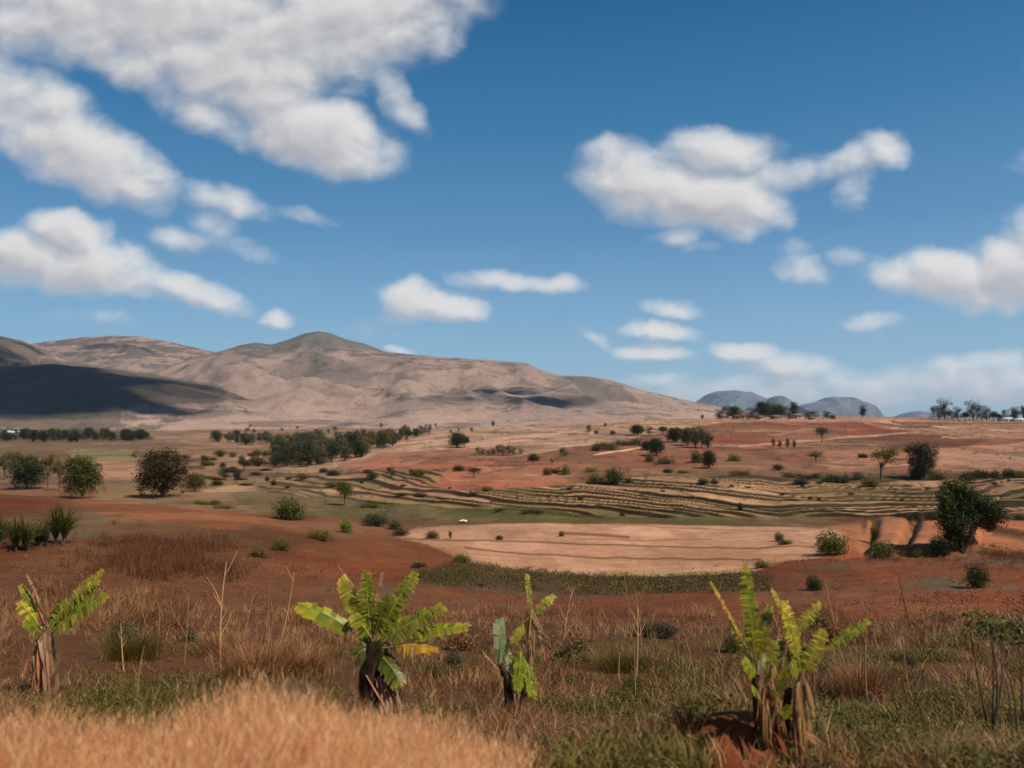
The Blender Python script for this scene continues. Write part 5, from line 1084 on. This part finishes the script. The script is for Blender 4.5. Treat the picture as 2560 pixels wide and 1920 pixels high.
banana(1905, 1858, [([(1905, 1864, 34, 0), (1902, 1800, 34, 0), (1896, 1740, 30, 0), (1888, 1690, 20, 0)], DK), ([(1935, 1850, 28, .15), (1940, 1790, 30, .15), (1935, 1730, 24, .1)],)],
  [((1886, 1640), (1862, 1412), -2, 21, 'green', {'n': 32, 'torn': .9, 'hang': .12, 'petiole': .05}), ((1880, 1650), (1775, 1455), 6, 5, 'gold', {'n': 12, 'torn': .7, 'tip': (220, 170, 100)}),
   ((1890, 1700), (1850, 1640), 4, 15, 'green', {'n': 8, 'torn': .1, 'yoff': -.1}), ((1884, 1640), (1890, 1500), 4, 20, 'dark', {'n': 14, 'torn': .4, 'yoff': .15}),
   ((1886, 1660), (1934, 1520), 6, 15, 'dark', {'n': 12, 'torn': .3, 'yoff': .1}), ((1900, 1700), (1905, 1620), 0, 10, 'pale', {'n': 6, 'torn': .1}),
   ((1915, 1720), (1938, 1600), 2, 15, 'green', {'n': 10, 'torn': .4}), ((1925, 1760), (1958, 1660), 6, 14, 'yellow', {'n': 10, 'torn': .5, 'yoff': -.15}), ((1900, 1740), (1862, 1700), 8, 14, 'green', {'n': 8, 'torn': .3, 'yoff': -.2, 'hang': .5}), ((1888, 1680), (1830, 1560), 8, 12, 'green', {'n': 14, 'torn': .7, 'yoff': .1}), ((1892, 1660), (1905, 1560), 0, 16, 'yellow', {'n': 12, 'torn': .6, 'yoff': -.1})],
  [((1895, 1700), (1890, 1800), 12, -.15, 6), ((1925, 1660), (1930, 1740), 12, -.1, 6), ((1905, 1740), (1900, 1840), 12, -.2, 6), ((1940, 1740), (1950, 1840), 10, -.1, 5)],
  'tall banana plant with one upright comb like leaf and a dry rib leaning left', 21)
banana(1988, 1880, [([(1992, 1888, 26, 0), (1996, 1820, 28, 0), (1998, 1760, 28, 0), (2000, 1710, 22, 0), (2002, 1680, 14, 0)],), ([(1972, 1870, 20, .1), (1972, 1800, 20, .1), (1980, 1730, 18, .1)], DK)],
  [((2000, 1670), (1962, 1502), -2, 19, 'yellow', {'n': 18, 'torn': .5, 'tip': (212, 190, 90)}), ((1996, 1640), (1928, 1470), 10, 9, 'yellow', {'n': 16, 'torn': .7, 'tip': (214, 176, 90)}),
   ((1985, 1590), (2050, 1504), 8, 15, 'yellow', {'n': 14, 'torn': .8, 'petiole': .05}), ((2004, 1690), (2058, 1572), 4, 22, 'yellow', {'n': 20, 'torn': .85, 'petiole': .05}),
   ((2004, 1680), (2162, 1545), 20, 15, 'green', {'n': 14, 'torn': .4, 'petiole': .4, 'yoff': -.1}), ((1998, 1680), (1946, 1600), 4, 19, 'dark', {'n': 10, 'torn': .2, 'yoff': .1, 'hang': .4}), ((2000, 1680), (1985, 1560), 0, 18, 'green', {'n': 12, 'torn': .4, 'yoff': .15}),
   ((2000, 1690), (2030, 1620), 2, 18, 'dark', {'n': 10, 'torn': .3, 'yoff': .1}), ((1996, 1690), (1966, 1640), 6, 18, 'green', {'n': 10, 'torn': .4, 'yoff': -.15, 'hang': .5}), ((1950, 1800), (1955, 1745), 2, 13, 'green', {'n': 6, 'torn': .1, 'yoff': -.2})],
  [((1990, 1700), (1985, 1780), 12, -.15, 6), ((2010, 1700), (2022, 1790), 11, -.1, 6), ((1988, 1760), (1990, 1870), 12, -.2, 6), ((2010, 1780), (2020, 1870), 9, -.1, 5), ((1965, 1600), (1950, 1680), 9, -.05, 4), ((2000, 1820), (2040, 1850), 9, -.2, 4)],
  'banana plant with comb like yellow leaves fanned to the right, close to the tall one', 28)
# ------------------------------------------------------------ sword leaved clumps at the left
def sword_plant(px, Y, h, w, n, label, seed, lm='green'):
    x, y, z = spot(px, Y, 20, 120); k = y/F; g_ = np.random.default_rng(seed); r = bpy.data.objects.new('sword_leaved_plant', None); COL.objects.link(r); r.location = (x, y, z)
    st = []
    for q in range(4):
        bx = g_.uniform(-.22, .22)*w*k; st.append(curve((bx*.6, g_.uniform(-.3, .3), -.1), (bx, g_.uniform(-.3, .3), h*k*.16), .09, .06, 5, .06, q))
    V, Q = tubes(st, 7); mk('stem', V, [Q], BARK, r)
    for q, s in enumerate(st):
        P = np.repeat(s[-1:, :3], n, 0)+g_.normal(0, .05, (n, 3)); V, Q, T, ti = blades(P, g_.uniform(.45, .95, n)*h*k, .085, g_.uniform(.15, 1.3, n), seed+q, 4, .5)
        mk('leaf_rosette', V, [Q, T], LM[lm], r, attrs={'tint': ti*.8}, smoothf=False)
    tag(r, label, 'plant'); return r
sword_plant(158, 1362, 118, 120, 110, 'spiky sword leaved plant on the red hill at the left, the taller right one', 3)
sword_plant(50, 1376, 96, 100, 90, 'spiky sword leaved plant with a dark stem near the left edge', 5, 'green')
sword_plant(0, 1360, 80, 90, 90, 'spiky plant cut by the left edge of the picture', 6, 'green')
sword_plant(104, 1364, 66, 80, 70, 'low spiky plant between the two taller spiky ones', 8, 'dark')
# ------------------------------------------------------------ leafy saplings at the lower right
def sapling(px, Y, top, tips, label, seed, lm='green'):
    x, y, z = spot(px, Y, 6, 40); k = y/F; g_ = np.random.default_rng(seed); r = bpy.data.objects.new('leafy_sapling', None); COL.objects.link(r); r.location = (x, y, z)
    ps = [curve((0, 0, -.05), ((a-px)*k, g_.uniform(-.15, .15), (Y-b)*k), .016, .006, 8, .05, seed+q) for q, (a, b) in enumerate(tips)]
    V, Q = tubes(ps, 6); mk('stem', V, [Q], BARK, r)
    if lm == 'twig': tag(r, label, 'sapling'); return r
    bl = [(p[-1, 0]+g_.uniform(-.12, .12), p[-1, 1], p[-1, 2]+g_.uniform(-.08, .08), g_.uniform(.12, .22), .16, g_.uniform(.05, .1)) for p in ps for _ in range(4)]
    Vc, Fc, tc = crown_mesh(bl, 420, .07, seed, 6, .8); mk('crown', Vc, [Fc], LM[lm], r, attrs={'tint': tc}, smoothf=False); tag(r, label, 'sapling'); return r
sapling(2478, 1850, 1540, [(2440, 1590), (2480, 1570), (2520, 1600), (2450, 1560)], 'leafy green sapling on thin dark stems at the lower right', 4)
sapling(2550, 1830, 1520, [(2540, 1580), (2570, 1560), (2590, 1600)], 'leafy sapling cut by the right edge, beside another one', 6)
sapling(2540, 1870, 1640, [(2505, 1650), (2530, 1700)], 'thin nearly bare sapling arching below the leafy ones', 7, 'twig')
sapling(1400, 1700, 1600, [(1395, 1640), (1430, 1620)], 'small green seedling between the withered and the double banana plants', 9)
# round dark tuft at the foot of the clumped banana
x, y, z = spot(1005, 1862, 6, 20); k = y/F; n = 900; g_ = np.random.default_rng(4)
P = np.array([x, y, z])+g_.normal(0, 1, (n, 3))*[.09, .09, 0]; V, Q, T, ti = blades(P, g_.uniform(.2, .42, n), .008, g_.uniform(.2, 1.3, n), 9, 4, .6)
o = mk('grass_tussock', V-np.array([x, y, z]), [Q, T], LM['olive'], loc=(x, y, z), attrs={'tint': ti*.6}, smoothf=False); tag(o, 'dark round grass tussock at the foot of the large clumped banana plant', 'tussock')
rg = np.random.default_rng(91)
for k_ in range(30):
    px = rg.uniform(150, 2540); Y = rg.uniform(1570, 1780); 
    if min(abs(px-q) for q in (112, 930, 1290, 1910, 1990)) < 60: continue
    plant(px, Y, rg.uniform(22, 60), rg.uniform(40, 110), 'bush', ['olive', 'twig', 'green', 'grey'][k_ % 4], 'low ragged weed clump on the near slope between the banana plants', 'low ragged weed clumps on the near slope', d1=60)
for k_, (px, Y, h, w, lm, lab) in enumerate([(640, 1700, 150, 190, 'twig', 'big reddish dry bush left of the clumped banana plant'), (560, 1640, 90, 120, 'twig', 'smaller dry bush behind the tallest pale stalk'), (2150, 1760, 150, 120, 'twig', 'dry twiggy bush around the tall forked stalk at the right'),
        (330, 1650, 110, 150, 'olive', 'olive dry bush behind the leftmost banana leaves'), (760, 1690, 110, 110, 'twig', 'dry bush touching the left side of the clumped banana plant'), (1560, 1680, 80, 120, 'olive', 'olive twiggy bush around the pale forked stalk'), (700, 1760, 60, 160, 'grey', 'low grey green bush in the shade left of the clumped banana')]):
    x, y, z = spot(px, Y, 6, 40); k = y/F; g_ = np.random.default_rng(40+k_); n = 1500
    r = bpy.data.objects.new('dry_bush', None); COL.objects.link(r); r.location = (x, y, z)
    P = g_.normal(0, 1, (n, 3))*[w*k*.2, w*k*.12, 0]; az = np.arctan2(P[:, 1], P[:, 0])+g_.normal(0, .5, n)
    V, Q, T, ti = blades(P, h*k*g_.uniform(.35, 1.05, n), .008, g_.uniform(.15, .8, n), 50+k_, 4, .45, laz=az); mk('twigs', V, [Q, T], LM[lm], r, attrs={'tint': ti}, smoothf=False)
    tag(r, lab, 'bush')
# ------------------------------------------------------------ clouds high above the frame: they shade the hills
def cloud_over(px, d, rx, ry, Hc, seed, n=14, rot=0.):
    x, y = at(px, d); z = float(H(x, y)[0]); t = (Hc-z)/S.z; cx, cy = x+S.x*t, y+S.y*t; g_ = np.random.default_rng(seed)
    V, T = [], []; nb = 0
    import bmesh
    bm = bmesh.new(); bmesh.ops.create_icosphere(bm, subdivisions=4, radius=1.0); bv = np.array([v.co for v in bm.verts]); bf = np.array([[v.index for v in f.verts] for f in bm.faces]); bm.free()
    for q in range(n):
        a = g_.uniform(0, 6.28); rr = g_.uniform(0, 1)**.6; s = g_.uniform(.28, .5)*(1-.4*rr); ox, oy = math.cos(a)*rr*rx*.75, math.sin(a)*rr*ry*.75
        ox, oy = ox*math.cos(rot)-oy*math.sin(rot), ox*math.sin(rot)+oy*math.cos(rot)
        sc_ = np.array([rx*s, min(ry*s*1.2, rx*s), 90*s*2]); nz = 1+.5*(fbm(bv[:, 0]*2+q+bv[:, 2]*2, bv[:, 1]*2-bv[:, 2]*2, 4, seed+q)-.5)
        v = bv*nz[:, None]*sc_; v[:, 2] = np.where(v[:, 2] < 0, v[:, 2]*.35, v[:, 2]); V.append(v+[cx+ox, cy+oy, Hc+g_.uniform(-20, 20)]); T.append(bf+nb); nb += len(bv)
    o = mk('cloud', np.concatenate(V), [np.concatenate(T)], CM); tag(o, kind='structure'); return o
CM, nt_, b_, out_ = mat('cloud', 1.0); b_.inputs['Base Color'].default_value = (.9, .9, .9, 1)
mx_ = N(nt_, 'ShaderNodeMixShader', ins={0: .8, 1: b_.outputs[0], 2: N(nt_, 'ShaderNodeBsdfTransparent').outputs[0]}); nt_.links.new(mx_.outputs[0], out_.inputs[0])
cloud_over(60, 1220, 400, 330, 1500, 1, 24, -.12)
cloud_over(-250, 1250, 500, 420, 1500, 2, 20)
cloud_over(0, 2100, 150, 260, 1900, 6, 9)
cloud_over(90, 1010, 300, 130, 1500, 7, 16)
cloud_over(-60, 1800, 260, 150, 1700, 3, 12)
cloud_over(1300, 1600, 200, 360, 1400, 4, 20, -.35)
cloud_over(300, 3000, 190, 70, 2300, 5, 8, -.2)
# ------------------------------------------------------------ the air
hv, hf = boxv(-9000, 9000, -1500, 11500, -60, 460)
hz = mk('haze', hv, [hf], smoothf=False); tag(hz, 'thin blue haze in the air over the plain', None, None, 'stuff')
hmt = bpy.data.materials.new('haze'); hmt.use_nodes = True; nt = hmt.node_tree; nt.nodes.clear()
vo = N(nt, 'ShaderNodeVolumePrincipled', ins={'Color': (.62, .76, 1.0, 1), 'Density': HAZE, 'Anisotropy': .2}); ou = N(nt, 'ShaderNodeOutputMaterial'); nt.links.new(vo.outputs[0], ou.inputs['Volume']); hz.data.materials.append(hmt)
